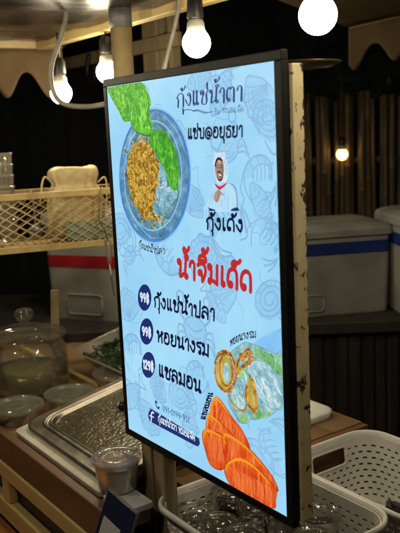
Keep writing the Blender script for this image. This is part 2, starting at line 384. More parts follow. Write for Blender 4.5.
# camera-facing compass used only to turn far furniture the way it stands in the place
def D(a): return Vector((math.cos(R(a)), math.sin(R(a)), 0))
POLY = {
 'leaf_a': [(1.6,589.6),(4.6,595.5),(37.0,599.6),(77.3,597.5),(106.0,594.2),(123.5,583.4),(135.0,561.3),(129.1,549.8),(135.5,523.2),(129.9,513.8),(101.7,514.5),(73.6,525.2),(69.8,535.3),(49.6,536.1),(36.1,551.8),(17.4,570.6)],
 'leaf_fold': [(78.9,569.5),(90.0,581.0),(109.6,584.4),(122.8,576.3),(128.1,557.0),(121.0,543.0),(130.9,523.4),(125.2,512.9),(104.6,514.4),(83.0,520.9),(71.8,535.2),(71.9,552.6)],
 'leaf_b': [(134.7,516.1),(157.8,520.2),(178.7,510.2),(197.6,484.4),(200.6,451.9),(192.7,430.5),(175.8,434.7),(166.4,456.0),(144.7,479.9),(124.0,501.8)],
 'mix': [(58.1,480.0),(75.3,497.6),(97.8,505.7),(114.6,502.0),(132.2,492.0),(145.9,465.4),(140.7,441.0),(128.8,416.0),(121.5,390.7),(146.7,383.3),(120.4,380.6),(91.8,383.9),(60.2,413.2),(49.2,449.1)],
 'shrimp_a': [(143.2,465.4),(161.6,469.4),(168.2,446.5),(162.1,429.5),(142.7,416.6),(132.1,421.1),(140.7,441.0)],
 'shrimp_b': [(162.3,431.9),(180.2,434.9),(193.5,430.5),(191.6,418.6),(168.6,405.6),(148.3,399.7),(144.1,411.8)],
 'shrimp_c': [(123.3,408.3),(133.4,415.2),(147.2,407.0),(149.8,396.3),(135.0,386.6),(120.0,394.7)],
 'bowl': [(231.9,452.4),(230.0,439.7),(226.6,427.1),(221.7,414.7),(215.3,402.8),(207.5,391.5),(198.3,381.0),(187.9,371.4),(176.5,363.1),(164.1,356.1),(150.9,350.5),(137.2,346.6),(123.2,344.4),(109.1,344.1),(95.2,345.7),(81.8,349.1),(69.1,354.5),(57.4,361.7),(46.9,370.6),(38.0,381.1),(30.8,392.9),(25.5,405.9),(22.2,419.7),(20.9,434.0),(21.8,448.7),(24.7,463.2),(29.5,477.4),(36.3,491.0),(44.7,503.7),(54.6,515.2),(65.7,525.4),(77.8,534.1),(90.7,541.2),(104.1,546.6),(117.8,550.2),(131.5,552.1),(144.9,552.3),(158.0,550.8),(170.4,547.6),(182.1,543.0),(192.8,536.8),(202.4,529.4),(210.8,520.8),(218.0,511.2),(223.8,500.6),(228.1,489.3),(230.9,477.4),(232.2,465.0)],
 'bowl_in': [(225.9,452.8),(224.1,440.6),(220.8,428.4),(216.1,416.5),(209.9,405.1),(202.5,394.2),(193.7,384.2),(183.8,375.1),(172.9,367.1),(161.1,360.4),(148.6,355.1),(135.6,351.4),(122.3,349.4),(109.0,349.2),(95.8,350.7),(83.1,354.1),(71.1,359.3),(60.1,366.2),(50.3,374.7),(41.9,384.7),(35.1,396.1),(30.1,408.4),(27.0,421.6),(25.8,435.3),(26.6,449.3),(29.4,463.2),(34.0,476.7),(40.3,489.7),(48.3,501.8),(57.6,512.8),(68.1,522.6),(79.6,531.0),(91.8,537.8),(104.5,543.0),(117.4,546.5),(130.4,548.4),(143.2,548.6),(155.6,547.2),(167.4,544.2),(178.5,539.7),(188.7,533.9),(197.8,526.8),(205.9,518.5),(212.7,509.3),(218.2,499.1),(222.3,488.2),(224.9,476.8),(226.1,464.9)],
 'bowl_floor': [(208.1,452.0),(206.5,441.5),(203.7,431.1),(199.6,420.9),(194.3,411.2),(187.8,401.9),(180.3,393.4),(171.8,385.7),(162.5,379.0),(152.4,373.4),(141.8,369.0),(130.8,366.0),(119.6,364.4),(108.4,364.3),(97.4,365.7),(86.7,368.7),(76.7,373.1),(67.6,379.0),(59.4,386.3),(52.5,394.7),(46.8,404.3),(42.7,414.7),(40.1,425.7),(39.1,437.3),(39.8,449.0),(42.0,460.7),(45.8,472.1),(51.1,483.0),(57.7,493.3),(65.5,502.7),(74.2,511.0),(83.8,518.1),(94.1,524.0),(104.8,528.5),(115.7,531.7),(126.7,533.4),(137.5,533.7),(148.1,532.6),(158.1,530.1),(167.6,526.4),(176.3,521.5),(184.2,515.4),(191.1,508.4),(196.9,500.5),(201.6,491.8),(205.1,482.4),(207.4,472.6),(208.4,462.4)],
 'hood': [(287.4,472.0),(291.0,479.5),(287.6,482.4),(289.0,484.9),(294.4,485.4),(297.9,484.1),(301.8,484.5),(307.8,484.8),(312.3,485.8),(315.9,484.0),(314.8,480.0),(315.8,477.4),(318.8,470.4),(319.9,459.9),(317.6,451.0),(312.5,444.7),(303.3,441.3),(294.5,443.0),(289.7,452.3),(288.0,463.0)],
 'face': [(290.6,465.8),(293.6,474.2),(299.9,477.7),(306.3,476.3),(310.5,468.6),(310.5,459.7),(307.0,450.8),(302.2,446.4),(296.6,448.5),(291.4,455.9)],
 'fringe': [(290.1,466.7),(293.7,475.2),(300.6,478.8),(307.5,476.3),(309.6,472.5),(304.4,474.2),(299.1,474.5),(295.3,472.0),(292.4,465.8)],
 'moustache': [(295.6,458.7),(299.3,460.1),(303.4,459.3),(305.9,457.0),(305.2,455.8),(302.1,457.5),(298.5,457.8),(295.7,456.7)],
 'smile': [(297.7,455.3),(301.4,456.2),(305.5,455.1),(305.0,452.6),(302.5,450.4),(299.6,451.4)],
 'teeth': [(298.6,454.8),(301.3,455.5),(304.6,454.7),(304.2,453.3),(301.2,453.2)],
 'beard': [(294.1,455.0),(296.3,451.5),(300.3,448.5),(305.2,450.8),(307.8,454.0),(306.9,450.5),(302.2,445.9),(296.3,448.1)],
 'eye_l': [(293.9,464.5),(296.6,465.3),(298.4,464.4),(295.9,463.7)],
 'eye_r': [(302.0,464.6),(304.4,465.5),(307.3,464.7),(304.3,463.7)],
 'brow_l': [(293.1,466.7),(296.2,467.9),(299.1,467.1),(296.1,466.9)],
 'brow_r': [(301.5,467.1),(305.2,468.4),(308.7,467.2),(305.1,467.1)],
 'nose': [(299.5,464.1),(301.1,464.6),(302.3,460.5),(299.8,459.8),(298.1,460.5)],
 'scarf': [(287.8,443.2),(291.2,439.3),(294.6,436.2),(299.9,434.2),(306.6,437.1),(312.1,439.9),(317.4,444.3),(314.2,443.9),(304.8,440.1),(298.7,439.2),(292.8,441.5)],
 'body': [(288.4,443.6),(278.2,438.4),(273.4,428.2),(270.5,418.8),(268.5,403.9),(338.4,407.8),(338.4,421.8),(337.2,434.0),(331.1,441.7),(318.3,444.7),(307.6,437.5),(299.9,434.5),(292.6,437.9)],
 'body_edge': [(318.3,444.7),(331.1,442.0),(336.7,434.9),(338.4,421.8),(339.0,407.8),(336.7,407.7),(336.1,420.8),(334.9,433.1),(329.6,440.4)],
 'hand': [(285.9,425.0),(289.0,430.2),(293.8,433.4),(296.9,434.8),(299.8,433.1),(304.1,430.7),(309.0,428.4),(307.7,426.9),(301.2,427.8),(299.2,424.6),(295.1,418.1),(289.6,417.1),(286.2,420.4)],
 'cuff_l': [(269.1,408.8),(274.1,407.9),(285.8,406.3),(286.2,404.5),(270.0,404.0),(273.3,405.7)],
 'cuff_r': [(323.3,408.3),(330.6,410.9),(337.8,411.9),(340.7,407.9),(324.6,406.6)],
 'plate_blue': [(359.9,227.9),(376.2,239.1),(402.8,252.9),(420.6,261.0),(419.1,223.9),(401.4,222.4),(380.0,226.7)],
 'oyster': [(303.4,195.4),(316.7,210.7),(331.6,220.5),(343.8,226.8),(362.2,227.5),(380.0,226.7),(405.7,223.3),(419.1,224.7),(417.5,156.6),(406.5,146.3),(384.0,129.5),(375.1,128.5),(361.0,119.9),(349.3,117.1),(341.8,109.7),(322.4,105.6),(308.4,117.6),(299.2,131.1),(301.9,157.3)],
 'oyster_lobe': [(346.6,194.1),(365.5,205.9),(392.0,205.8),(410.5,189.7),(417.4,174.0),(416.3,156.3),(397.9,145.4),(376.1,150.0),(358.8,165.2)],
 'oyster_lobe2': [(311.0,159.5),(328.8,173.2),(340.3,166.7),(341.1,139.1),(333.3,127.6),(318.5,122.0),(305.4,132.7)],
 'herb_a': [(364.4,226.5),(384.1,221.7),(414.0,220.8),(418.0,197.3),(408.8,198.0),(387.8,207.8),(365.8,211.9)],
 'herb_b': [(355.2,139.8),(366.9,144.4),(375.3,133.1),(393.4,141.1),(388.6,132.3),(365.7,121.8),(354.3,124.1)],
 'herb_c': [(327.0,182.0),(339.5,192.5),(346.0,183.4),(336.0,173.3),(326.4,172.6)],
 'herb_d': [(325.3,114.4),(337.8,122.6),(344.5,115.1),(337.0,108.6),(326.3,106.7)],
 'ring_fill': [(311.1,177.4),(311.0,174.1),(310.6,170.7),(309.9,167.4),(308.9,164.2),(307.6,161.1),(306.1,158.2),(304.4,155.5),(302.4,153.2),(300.3,151.1),(298.0,149.4),(295.7,148.1),(293.2,147.2),(290.8,146.7),(288.4,146.7),(286.1,147.1),(283.9,148.0),(281.8,149.3),(279.9,151.0),(278.3,153.0),(276.8,155.5),(275.7,158.2),(274.9,161.2),(274.4,164.3),(274.2,167.6),(274.3,171.0),(274.7,174.4),(275.5,177.8),(276.6,181.1),(277.9,184.2),(279.5,187.1),(281.3,189.8),(283.3,192.1),(285.5,194.1),(287.8,195.7),(290.2,197.0),(292.6,197.8),(295.0,198.1),(297.3,198.1),(299.6,197.6),(301.8,196.7),(303.8,195.3),(305.6,193.6),(307.2,191.6),(308.5,189.2),(309.6,186.5),(310.4,183.6),(310.9,180.6)],
 'curl_fill': [(351.3,178.5),(356.8,170.7),(362.0,156.9),(359.9,133.4),(348.0,136.3),(341.5,145.4),(344.0,164.5)],
 'salmon_a': [(268.6,128.4),(283.2,124.8),(305.5,108.6),(330.0,93.8),(345.1,71.2),(319.9,64.9),(285.9,76.8),(258.1,93.3),(255.0,109.6)],
 'salmon_b': [(247.8,95.4),(260.1,95.8),(283.8,89.3),(304.9,80.7),(286.8,71.4),(278.3,51.6),(254.1,55.5),(241.4,69.1)],
 'salmon_c': [(236.2,67.6),(258.5,72.3),(285.5,71.0),(290.6,40.4),(276.0,18.1),(248.2,16.4),(236.9,34.4),(230.1,53.9)],
 'salmon_d': [(284.5,72.5),(291.9,78.6),(326.1,76.1),(353.1,68.4),(383.9,53.6),(398.5,41.1),(400.6,30.5),(357.0,40.7),(330.0,46.1),(301.1,39.3),(287.6,31.0),(283.2,53.2)],
 'salmon_e': [(284.0,20.9),(292.0,34.0),(319.0,49.8),(346.8,51.7),(367.9,46.3),(390.7,36.5),(400.0,29.3),(397.4,15.9),(392.8,2.6),(354.6,-4.2),(315.7,-4.0),(298.6,0.4),(287.4,9.4)],
 'badge_a': [(103.6,254.0),(103.1,251.1),(102.2,248.1),(101.1,245.3),(99.6,242.4),(97.8,239.8),(95.7,237.3),(93.5,235.0),(91.0,233.0),(88.3,231.3),(85.6,229.9),(82.8,228.9),(80.0,228.3),(77.2,228.0),(74.4,228.1),(71.9,228.6),(69.4,229.5),(67.3,230.8),(65.3,232.5),(63.7,234.4),(62.4,236.6),(61.4,239.1),(60.8,241.8),(60.6,244.7),(60.7,247.6),(61.3,250.6),(62.2,253.6),(63.4,256.6),(65.0,259.4),(66.9,262.1),(69.0,264.6),(71.3,266.9),(73.9,268.8),(76.6,270.5),(79.3,271.8),(82.1,272.7),(84.9,273.3),(87.7,273.4),(90.3,273.2),(92.9,272.7),(95.2,271.7),(97.3,270.4),(99.1,268.8),(100.7,266.9),(102.0,264.7),(102.9,262.2),(103.5,259.6),(103.7,256.9)],
 'badge_b': [(103.7,197.5),(103.2,194.6),(102.4,191.5),(101.2,188.6),(99.7,185.7),(97.9,182.9),(95.8,180.3),(93.5,177.9),(91.0,175.8),(88.4,173.9),(85.6,172.4),(82.8,171.3),(79.9,170.5),(77.1,170.2),(74.4,170.2),(71.8,170.6),(69.3,171.5),(67.1,172.7),(65.2,174.3),(63.5,176.2),(62.2,178.4),(61.2,180.9),(60.6,183.6),(60.4,186.5),(60.6,189.5),(61.1,192.6),(62.0,195.7),(63.3,198.7),(64.8,201.6),(66.7,204.4),(68.9,207.0),(71.2,209.4),(73.8,211.5),(76.5,213.3),(79.3,214.7),(82.1,215.7),(84.9,216.4),(87.7,216.7),(90.4,216.6),(92.9,216.1),(95.3,215.2),(97.4,214.0),(99.3,212.4),(100.8,210.5),(102.1,208.3),(103.0,205.9),(103.6,203.3),(103.8,200.5)],
 'badge_c': [(103.3,140.9),(102.8,137.9),(102.0,134.9),(100.8,131.9),(99.3,128.9),(97.5,126.1),(95.4,123.4),(93.1,120.9),(90.6,118.7),(87.9,116.7),(85.1,115.1),(82.2,113.9),(79.4,113.0),(76.5,112.5),(73.8,112.4),(71.1,112.8),(68.7,113.5),(66.5,114.6),(64.5,116.1),(62.8,118.0),(61.5,120.2),(60.5,122.6),(59.9,125.3),(59.6,128.2),(59.8,131.2),(60.3,134.3),(61.2,137.4),(62.5,140.5),(64.1,143.5),(66.0,146.4),(68.2,149.1),(70.6,151.5),(73.1,153.7),(75.8,155.6),(78.7,157.1),(81.5,158.3),(84.4,159.1),(87.2,159.5),(89.9,159.5),(92.4,159.1),(94.8,158.3),(96.9,157.1),(98.8,155.6),(100.4,153.8),(101.7,151.7),(102.6,149.3),(103.2,146.7),(103.5,143.9)],
 'pill': [(87.3,59.2),(214.0,50.4),(219.9,48.2),(222.3,43.2),(220.1,38.5),(215.2,35.5),(209.4,34.6),(83.1,35.4),(75.5,36.9),(71.1,43.5),(73.6,51.1),(79.9,57.1)],
}
LINES = {
 'ring': [(319.6,181.1),(319.4,176.0),(318.4,170.8),(316.7,165.8),(314.4,161.0),(311.5,156.6),(308.1,152.7),(304.3,149.5),(300.2,147.0),(296.0,145.3),(291.7,144.5),(287.5,144.7),(283.5,145.8),(279.9,147.7),(276.7,150.6),(274.1,154.2),(272.2,158.4),(271.0,163.1),(270.6,168.2),(270.9,173.5),(272.0,178.8),(273.8,184.0),(276.3,188.9),(279.4,193.3),(282.9,197.1),(286.8,200.2),(290.9,202.5),(295.2,204.0),(299.4,204.6),(303.5,204.2),(307.3,203.0),(310.8,201.0),(313.8,198.1),(316.2,194.6),(318.1,190.5),(319.2,186.0)],
 'ring2': [(312.3,180.7),(312.2,176.6),(311.5,172.4),(310.5,168.4),(309.0,164.7),(307.2,161.3),(305.1,158.3),(302.7,155.9),(300.2,154.1),(297.5,153.0),(294.9,152.6),(292.2,153.0),(289.8,154.1),(287.5,155.9),(285.6,158.3),(284.0,161.3),(282.8,164.8),(282.0,168.6),(281.7,172.7),(281.9,176.9),(282.6,181.1),(283.7,185.2),(285.2,188.9),(287.1,192.3),(289.3,195.2),(291.7,197.6),(294.2,199.3),(296.9,200.3),(299.5,200.5),(302.1,200.1),(304.5,199.0),(306.7,197.2),(308.6,194.8),(310.1,191.8),(311.3,188.4),(312.0,184.7)],
 'loop': [(322.0,179.3),(325.3,194.0),(335.6,207.0),(350.1,216.1),(359.0,212.0),(353.9,201.8),(339.5,192.5),(327.1,183.6)],
 'loop2': [(336.6,199.5),(345.1,209.0),(352.9,209.2),(349.3,202.3),(342.0,196.2)],
 'curl': [(351.4,181.0),(358.3,172.6),(363.0,157.1),(360.7,132.1),(348.0,136.3),(341.0,145.2),(343.5,164.4)],
 'tail': [(301.1,144.3),(302.1,136.6),(314.0,128.7),(328.4,124.7),(337.1,126.1),(341.4,136.1)],
 'f_stem': [(79.9,36.7),(81.5,46.4),(82.6,51.1),(86.3,54.6),(89.6,54.3)],
 'f_bar': [(76.4,45.9),(88.7,46.3)],
 'phone': [(97.5,77.2),(98.1,72.5),(100.4,68.9),(105.1,66.5)],
 'phone_a': [(98.5,76.9),(102.2,76.1)],
 'phone_b': [(105.1,66.5),(108.0,68.8)],
 'squiggle': [(223.2,545.5),(237.0,545.3),(246.7,543.5),(256.5,544.1),(268.2,541.3),(279.9,539.4),(291.5,540.0)],
 'squiggle_b': [(244.2,542.7),(256.4,542.5),(268.1,539.5),(277.5,538.4)],
}
STREAKS = [[(276.9,118.7),(273.1,110.1),(266.3,98.6)],[(282.6,115.3),(283.9,110.1),(274.3,95.4)],[(288.3,111.9),(289.0,105.6),(282.2,92.2)],[(293.9,108.5),(296.5,101.3),(290.0,89.1)],[(299.5,105.1),(300.0,99.9),(297.7,86.0)],[(305.0,101.7),(310.8,96.4),(305.3,82.9)],[(310.6,98.4),(317.0,94.7),(312.9,79.8)],[(316.0,95.1),(321.4,88.3),(320.4,76.8)],[(321.5,91.9),(326.5,84.0),(327.8,73.8)],[(257.5,90.3),(261.8,82.3),(252.8,69.1)],[(263.9,88.9),(262.1,82.6),(257.8,67.8)],[(270.3,87.4),(272.5,80.1),(262.8,66.4)],[(276.6,86.0),(277.2,80.1),(267.8,65.1)],[(282.9,84.5),(282.3,77.4),(272.8,63.7)],[(289.1,83.1),(287.8,77.7),(277.7,62.4)],[(242.2,63.0),(245.8,48.6),(244.7,28.3)],[(247.3,63.4),(251.1,48.7),(248.7,28.1)],[(252.3,63.9),(257.4,51.5),(252.7,27.9)],[(257.3,64.3),(257.7,47.3),(256.6,27.6)],[(262.2,64.8),(263.8,50.3),(260.5,27.4)],[(267.1,65.2),(272.7,50.9),(264.4,27.2)],[(272.0,65.7),(276.1,50.7),(268.2,27.0)],[(276.9,66.1),(279.3,51.7),(272.1,26.8)],[(281.7,66.5),(283.3,49.0),(275.9,26.6)],[(298.0,70.9),(297.3,59.7),(292.0,39.4)],[(305.1,69.0),(305.5,58.7),(299.6,39.1)],[(312.2,67.1),(310.8,56.0),(307.1,38.8)],[(319.2,65.2),(322.8,55.0),(314.6,38.5)],[(326.1,63.3),(329.2,55.8),(321.9,38.2)],[(332.9,61.5),(334.9,54.0),(329.2,37.9)],[(339.7,59.6),(339.8,52.9),(336.4,37.6)],[(346.4,57.8),(346.8,48.8),(343.6,37.4)],[(353.1,56.0),(357.0,49.4),(350.6,37.1)],[(359.7,54.2),(363.7,50.6),(357.6,36.8)],[(366.2,52.5),(367.7,47.0),(364.5,36.5)],[(372.7,50.7),(376.5,45.9),(371.3,36.2)],[(379.1,49.0),(384.0,48.0),(378.1,36.0)],[(385.5,47.3),(388.9,44.4),(384.8,35.7)],[(297.6,30.4),(304.1,20.6),(301.8,5.1)],[(303.4,30.5),(310.7,20.3),(307.4,5.1)],[(309.2,30.6),(316.1,20.3),(313.0,5.2)],[(315.0,30.7),(317.6,20.6),(318.5,5.2)],[(320.6,30.8),(328.4,21.9),(324.1,5.2)],[(326.3,30.9),(333.8,23.9),(329.5,5.3)],[(331.9,31.0),(336.8,22.5),(334.9,5.3)],[(337.4,31.1),(342.6,21.5),(340.3,5.3)],[(342.9,31.2),(345.1,21.8),(345.6,5.3)],[(348.4,31.3),(351.8,19.8),(350.9,5.4)],[(353.8,31.3),(359.9,23.6),(356.2,5.4)],[(359.2,31.4),(365.3,23.8),(361.4,5.4)],[(364.5,31.5),(369.6,23.5),(366.6,5.5)],[(369.8,31.6),(371.3,19.6),(371.7,5.5)],[(375.1,31.7),(377.7,22.5),(376.8,5.5)],[(380.3,31.8),(386.8,21.7),(381.8,5.5)],[(385.4,31.9),(388.2,20.0),(386.8,5.6)]]
SALMON_EDGES = [[(255.8,94.5),(255.6,109.0),(268.5,126.9),(281.9,122.9),(299.8,110.0)],[(242.7,69.5),(247.6,93.8),(259.4,94.4),(280.8,89.2)],[(231.4,54.3),(237.4,66.7),(258.4,71.1),(280.7,69.9)],[(284.4,53.5),(285.6,71.8),(292.4,77.3),(324.9,74.7),(351.9,66.5),(382.8,51.8)],[(285.7,19.6),(293.1,32.8),(318.9,48.3),(345.6,49.9),(366.8,44.5),(389.1,34.9)]]
TEXTS = [
 ('กุ้งแช่น้ำตา', (205.7, 550.6), None, (358.0, 551.2), (1.7, 18.6), 'navy', 0.118, 0.72),
 ('By หมอแจ๊ค', (295.8, 537.3), None, (359.6, 536.2), (0.5, 6.6), 'navy', 0.06, 0.3),
 ('แซ่บ@อยุธยา', (229.6, 505.1), None, (355.5, 505.3), (1.2, 13.8), 'ink', 0.115, 0),
 ('กุ้งเด้ง', (265.4, 378.0), None, (348.9, 380.1), (1.2, 16.2), 'ink', 0.12, 0),
 ('น้ำจิ้มเด็ด', (184.2, 299.5), None, (364.6, 300.3), (2.4, 26.5), 'red', 0.125, 0),
 ('กุ้งแช่น้ำปลา', (111.3, 240.3), None, (276.2, 245.5), (1.8, 17.2), 'ink', 0.11, 0),
 ('หอยนางรม', (113.5, 183.3), None, (258.6, 187.9), (1.8, 17.6), 'ink', 0.115, 0),
 ('แซลมอน', (113.4, 125.4), None, (232.2, 125.7), (1.9, 18.7), 'ink', 0.115, 0),
 ('กุ้งแช่น้ำปลา', (74.7, 335.5), (109.5, 329.1), (152.2, 330.5), (0.9, 8.3), 'ink', 0.09, 0),
 ('หอยนางรม', (309.5, 213.9), (336.4, 228.7), (368.9, 238.5), (0.6, 8.9), 'ink', 0.09, 0),
 ('แซลมอน', (238.7, 85.3), None, (263.3, 133.5), (-11.1, -1.6), 'ink', 0.1, 0),
 ('091-0199-951', (118.7, 66.3), None, (196.7, 67.2), (0.9, 9.7), 'navy', 0.06, 0),
 ('กุ้งแช่น้ำตา หมอแจ๊ค', (102.5, 43.3), None, (209.6, 41.9), (1.0, 9.4), 'paper', 0.1, 0),
 ('99฿', (67.7, 243.6), None, (96.0, 243.7), (1.5, 13.7), 'paper', 0.13, 0),
 ('99฿', (67.5, 185.5), None, (96.1, 186.7), (1.6, 14.0), 'paper', 0.13, 0),
 ('129฿', (64.2, 126.9), None, (97.4, 129.0), (1.6, 14.4), 'paper', 0.13, 0),
]
DOODLES = [('shell', 112.9, 578.1, 13.4, 0.3), ('fish', 313.6, 567.1, 33.3, 0.9), ('crab', 321.6, 488.2, 31.5, 0.4), ('prawn', 390.6, 456.1, 32.7, 0.2), ('scallop', 23.4, 220.2, 30.2, 0.3), ('prawn', 151.3, 336.3, 40.8, 2.6), ('prawn', 309.1, 400.1, 41.1, 1.0), ('scallop', 309.5, 302.4, 34.1, 1.3), ('shell', 398.7, 294.5, 29.3, 0.5), ('fish', 18.6, 67.2, 37.4, 0.7), ('scallop', 113.8, 108.9, 24.5, 2.0), ('crab', 222.9, 221.9, 40.4, 0), ('scallop', 76.0, 46.7, 29.1, 2.6), ('prawn', 402.4, 373.6, 30.9, -0.5), ('fish', 264.5, 584.0, 26.5, 0.2), ('shell', 405.6, 524.3, 29.1, -0.4), ('shell', 344.4, 55.6, 33.3, 0.8), ('prawn', 393.5, 93.6, 37.3, 2.2), ('scallop', 196.8, 496.5, 28.8, 0.5), ('fish', 196.5, 64.2, 33.5, 1.4), ('shell', 13.3, 357.1, 34.1, 0.2), ('scallop', 256.8, 329.1, 32.2, 0.4), ('prawn', 328.9, 176.6, 38.1, 1.2), ('fish', 388.7, 417.7, 28.2, -0.9), ('prawn', 38.9, 152.7, 36.0, 0.3), ('shell', 172.3, 106.9, 30.2, 0.3), ('scallop', 395.5, 555.3, 29.0, 2.5), ('prawn', 84.9, 410.9, 32.0, 1.0), ('fish', 276.7, 268.7, 26.6, 2.4), ('crab', 41.9, 317.3, 27.2, 0.6), ('scallop', 230.7, 410.0, 23.2, -0.5), ('prawn', 225.2, 152.2, 28.7, 0.4)]
# ------------------------------------------------------------------ the lit menu panel's picture
def circ(cx, cy, r, a0=90, a1=450, n=9, ry=None):
    ry = ry or r
    return [(cx + r * math.cos(R(a0 + (a1 - a0) * i / (n - 1))), cy + ry * math.sin(R(a0 + (a1 - a0) * i / (n - 1)))) for i in range(n)]

# hand-lettered Thai strokes: advance width, strokes (unit height 1)
G = {
 'ก': (.74, [[(.10, 0), (.12, .5), (.02, .66), (.12, .88), (.36, 1), (.58, .86), (.62, .55), (.62, 0)]]),
 'ง': (.62, [circ(.34, .84, .11, 0, 360, 8) + [(.48, .72), (.50, .35), (.38, .02), (.20, .16), (.02, .48)]]),
 'เ': (.36, [[(.10, 1), (.10, .5), (.10, .12), (.16, .0), (.26, .06), (.22, .18), (.12, .16)]]),
 'แ': (.64, [[(.10, 1), (.10, .5), (.10, .12), (.16, .0), (.25, .06), (.20, .18), (.12, .16)], [(.40, 1), (.40, .5), (.40, .12), (.46, .0), (.55, .06), (.50, .18), (.42, .16)]]),
 'ช': (.76, [circ(.15, .78, .09, 180, 520, 8) + [(.10, 1), (.28, .96), (.30, .7), (.20, .45), (.18, .08), (.34, 0), (.56, .05), (.60, .4), (.56, .74), (.74, 1.02)]]),
 'ซ': (.78, [circ(.13, .76, .08, 180, 520, 8) + [(.08, .96), (.18, 1.0), (.24, .86), (.32, 1.0), (.36, .72), (.22, .45), (.20, .08), (.36, 0), (.58, .05), (.62, .4), (.58, .74), (.76, 1.02)]]),
 'น': (.80, [circ(.12, .86, .10, 180, 520, 8) + [(.22, .80), (.22, .4), (.20, .03), (.42, .16), (.58, .22)], [(.62, 1), (.60, .5), (.58, .14), (.66, .0), (.76, .08), (.68, .2), (.58, .16)]]),
 'บ': (.74, [circ(.12, .86, .10, 180, 520, 8) + [(.22, .78), (.20, .1), (.28, .0), (.56, .0), (.62, .12), (.62, 1)]]),
 'ป': (.74, [circ(.12, .86, .10, 180, 520, 8) + [(.22, .78), (.20, .1), (.28, .0), (.56, .0), (.62, .12), (.63, 1.42)]]),
 'า': (.52, [[(.06, .72), (.14, .94), (.30, 1), (.40, .82), (.40, .4), (.40, 0)]]),
 'ต': (.78, [circ(.23, .15, .10, 330, 20, 8) + [(.20, .04), (.08, .2), (.05, .5), (.12, .86), (.24, .98), (.36, .84), (.48, 1), (.62, .86), (.64, .4), (.64, 0)]]),
 'ด': (.78, [circ(.23, .15, .10, 330, 20, 8) + [(.20, .04), (.08, .2), (.05, .52), (.14, .86), (.36, 1), (.58, .86), (.64, .4), (.64, 0)]]),
 'ค': (.78, [circ(.30, .50, .10, 180, 540, 8) + [(.14, .36), (.10, .0), (.05, .45), (.14, .86), (.36, 1), (.58, .86), (.64, .4), (.64, 0)]]),
 'ล': (.76, [circ(.13, .13, .11, 300, 640, 8) + [(.05, .3), (.14, .56), (.36, .58), (.54, .42), (.62, .22)], [(.06, .80), (.20, .98), (.42, 1), (.60, .82), (.63, .4), (.63, 0)]]),
 'อ': (.74, [circ(.20, .66, .10, 0, 350, 8) + [(.08, .5), (.08, .12), (.32, .0), (.56, .1), (.63, .5), (.54, .9), (.32, 1), (.08, .92)]]),
 'ย': (.74, [circ(.16, .88, .10, 0, 350, 8) + [(.08, .70), (.26, .52), (.10, .34), (.14, .06), (.36, .0), (.58, .1), (.62, .4), (.62, 1)]]),
 'ร': (.56, [circ(.38, .11, .10, 180, 500, 8) + [(.46, .3), (.42, .58), (.22, .62), (.08, .74), (.12, .94), (.32, .96), (.50, 1.02)]]),
 'ธ': (.70, [[(.60, 1.02), (.34, 1), (.12, .92), (.16, .74), (.44, .70), (.58, .50), (.58, .10), (.42, .0), (.16, .02), (.10, .22), (.14, .42)]]),
 'ห': (.80, [circ(.12, .88, .10, 180, 520, 8) + [(.20, .78), (.20, .4), (.20, .0)], [(.20, .36), (.42, .62), (.56, .78), (.56, .96), (.68, .98), (.70, .84), (.58, .74), (.60, .4), (.64, 0)]]),
 'ม': (.80, [circ(.12, .88, .10, 180, 520, 8) + [(.22, .78), (.22, .3), (.16, .02), (.06, .06), (.10, .20), (.30, .16), (.58, .06)], [(.63, 1), (.63, .5), (.63, 0)]]),
 'จ': (.72, [circ(.24, .46, .10, 90, 440, 8) + [(.36, .36), (.40, .0)], [(.40, .02), (.56, .3), (.62, .66), (.50, .94), (.28, 1), (.06, .86)]]),
 'ว': (.58, [circ(.34, .12, .10, 180, 500, 8) + [(.46, .3), (.46, .74), (.28, 1), (.06, .86)]]),
 '0': (.62, [circ(.28, .5, .22, 90, 450, 14, .5)]),
 '1': (.40, [[(.06, .78), (.22, 1), (.22, .5), (.22, 0)]]),
 '2': (.62, [[(.06, .76), (.14, .96), (.34, 1), (.48, .84), (.42, .58), (.22, .3), (.06, .02)], [(.06, .02), (.3, .02), (.52, .02)]]),
 '5': (.60, [[(.48, 1), (.28, 1), (.14, 1)], [(.14, 1), (.10, .58)], [(.10, .58), (.32, .62), (.50, .40), (.44, .1), (.22, .0), (.06, .1)]]),
 '9': (.62, [circ(.27, .70, .20, 0, 350, 11, .28) + [(.48, .66), (.44, .3), (.30, 0)]]),
 '-': (.44, [[(.06, .45), (.2, .46), (.36, .45)]]),
 '฿': (.64, [[(.14, 0), (.14, .5), (.14, 1)], [(.14, 1), (.42, .96), (.46, .74), (.36, .56), (.14, .52)], [(.14, .52), (.44, .48), (.52, .24), (.40, .02), (.14, 0)], [(.29, -.16), (.29, .5), (.29, 1.16)]]),
 '@': (1.0, [circ(.46, .42, .16, 0, 340, 9, .2) + [(.62, .62), (.60, .24), (.74, .16), (.88, .36), (.84, .74), (.58, .98), (.26, .92), (.06, .6), (.08, .2), (.30, -.06), (.62, -.04)]]),
 'B': (.66, [[(.10, 0), (.10, .5), (.10, 1)], [(.10, 1), (.40, .96), (.44, .74), (.34, .56), (.10, .52)], [(.10, .52), (.42, .48), (.52, .24), (.40, .02), (.10, 0)]]),
 'y': (.54, [[(.04, .62), (.12, .3), (.24, .04)], [(.46, .62), (.26, .04), (.10, -.34)]]),
 ' ': (.40, []),
}
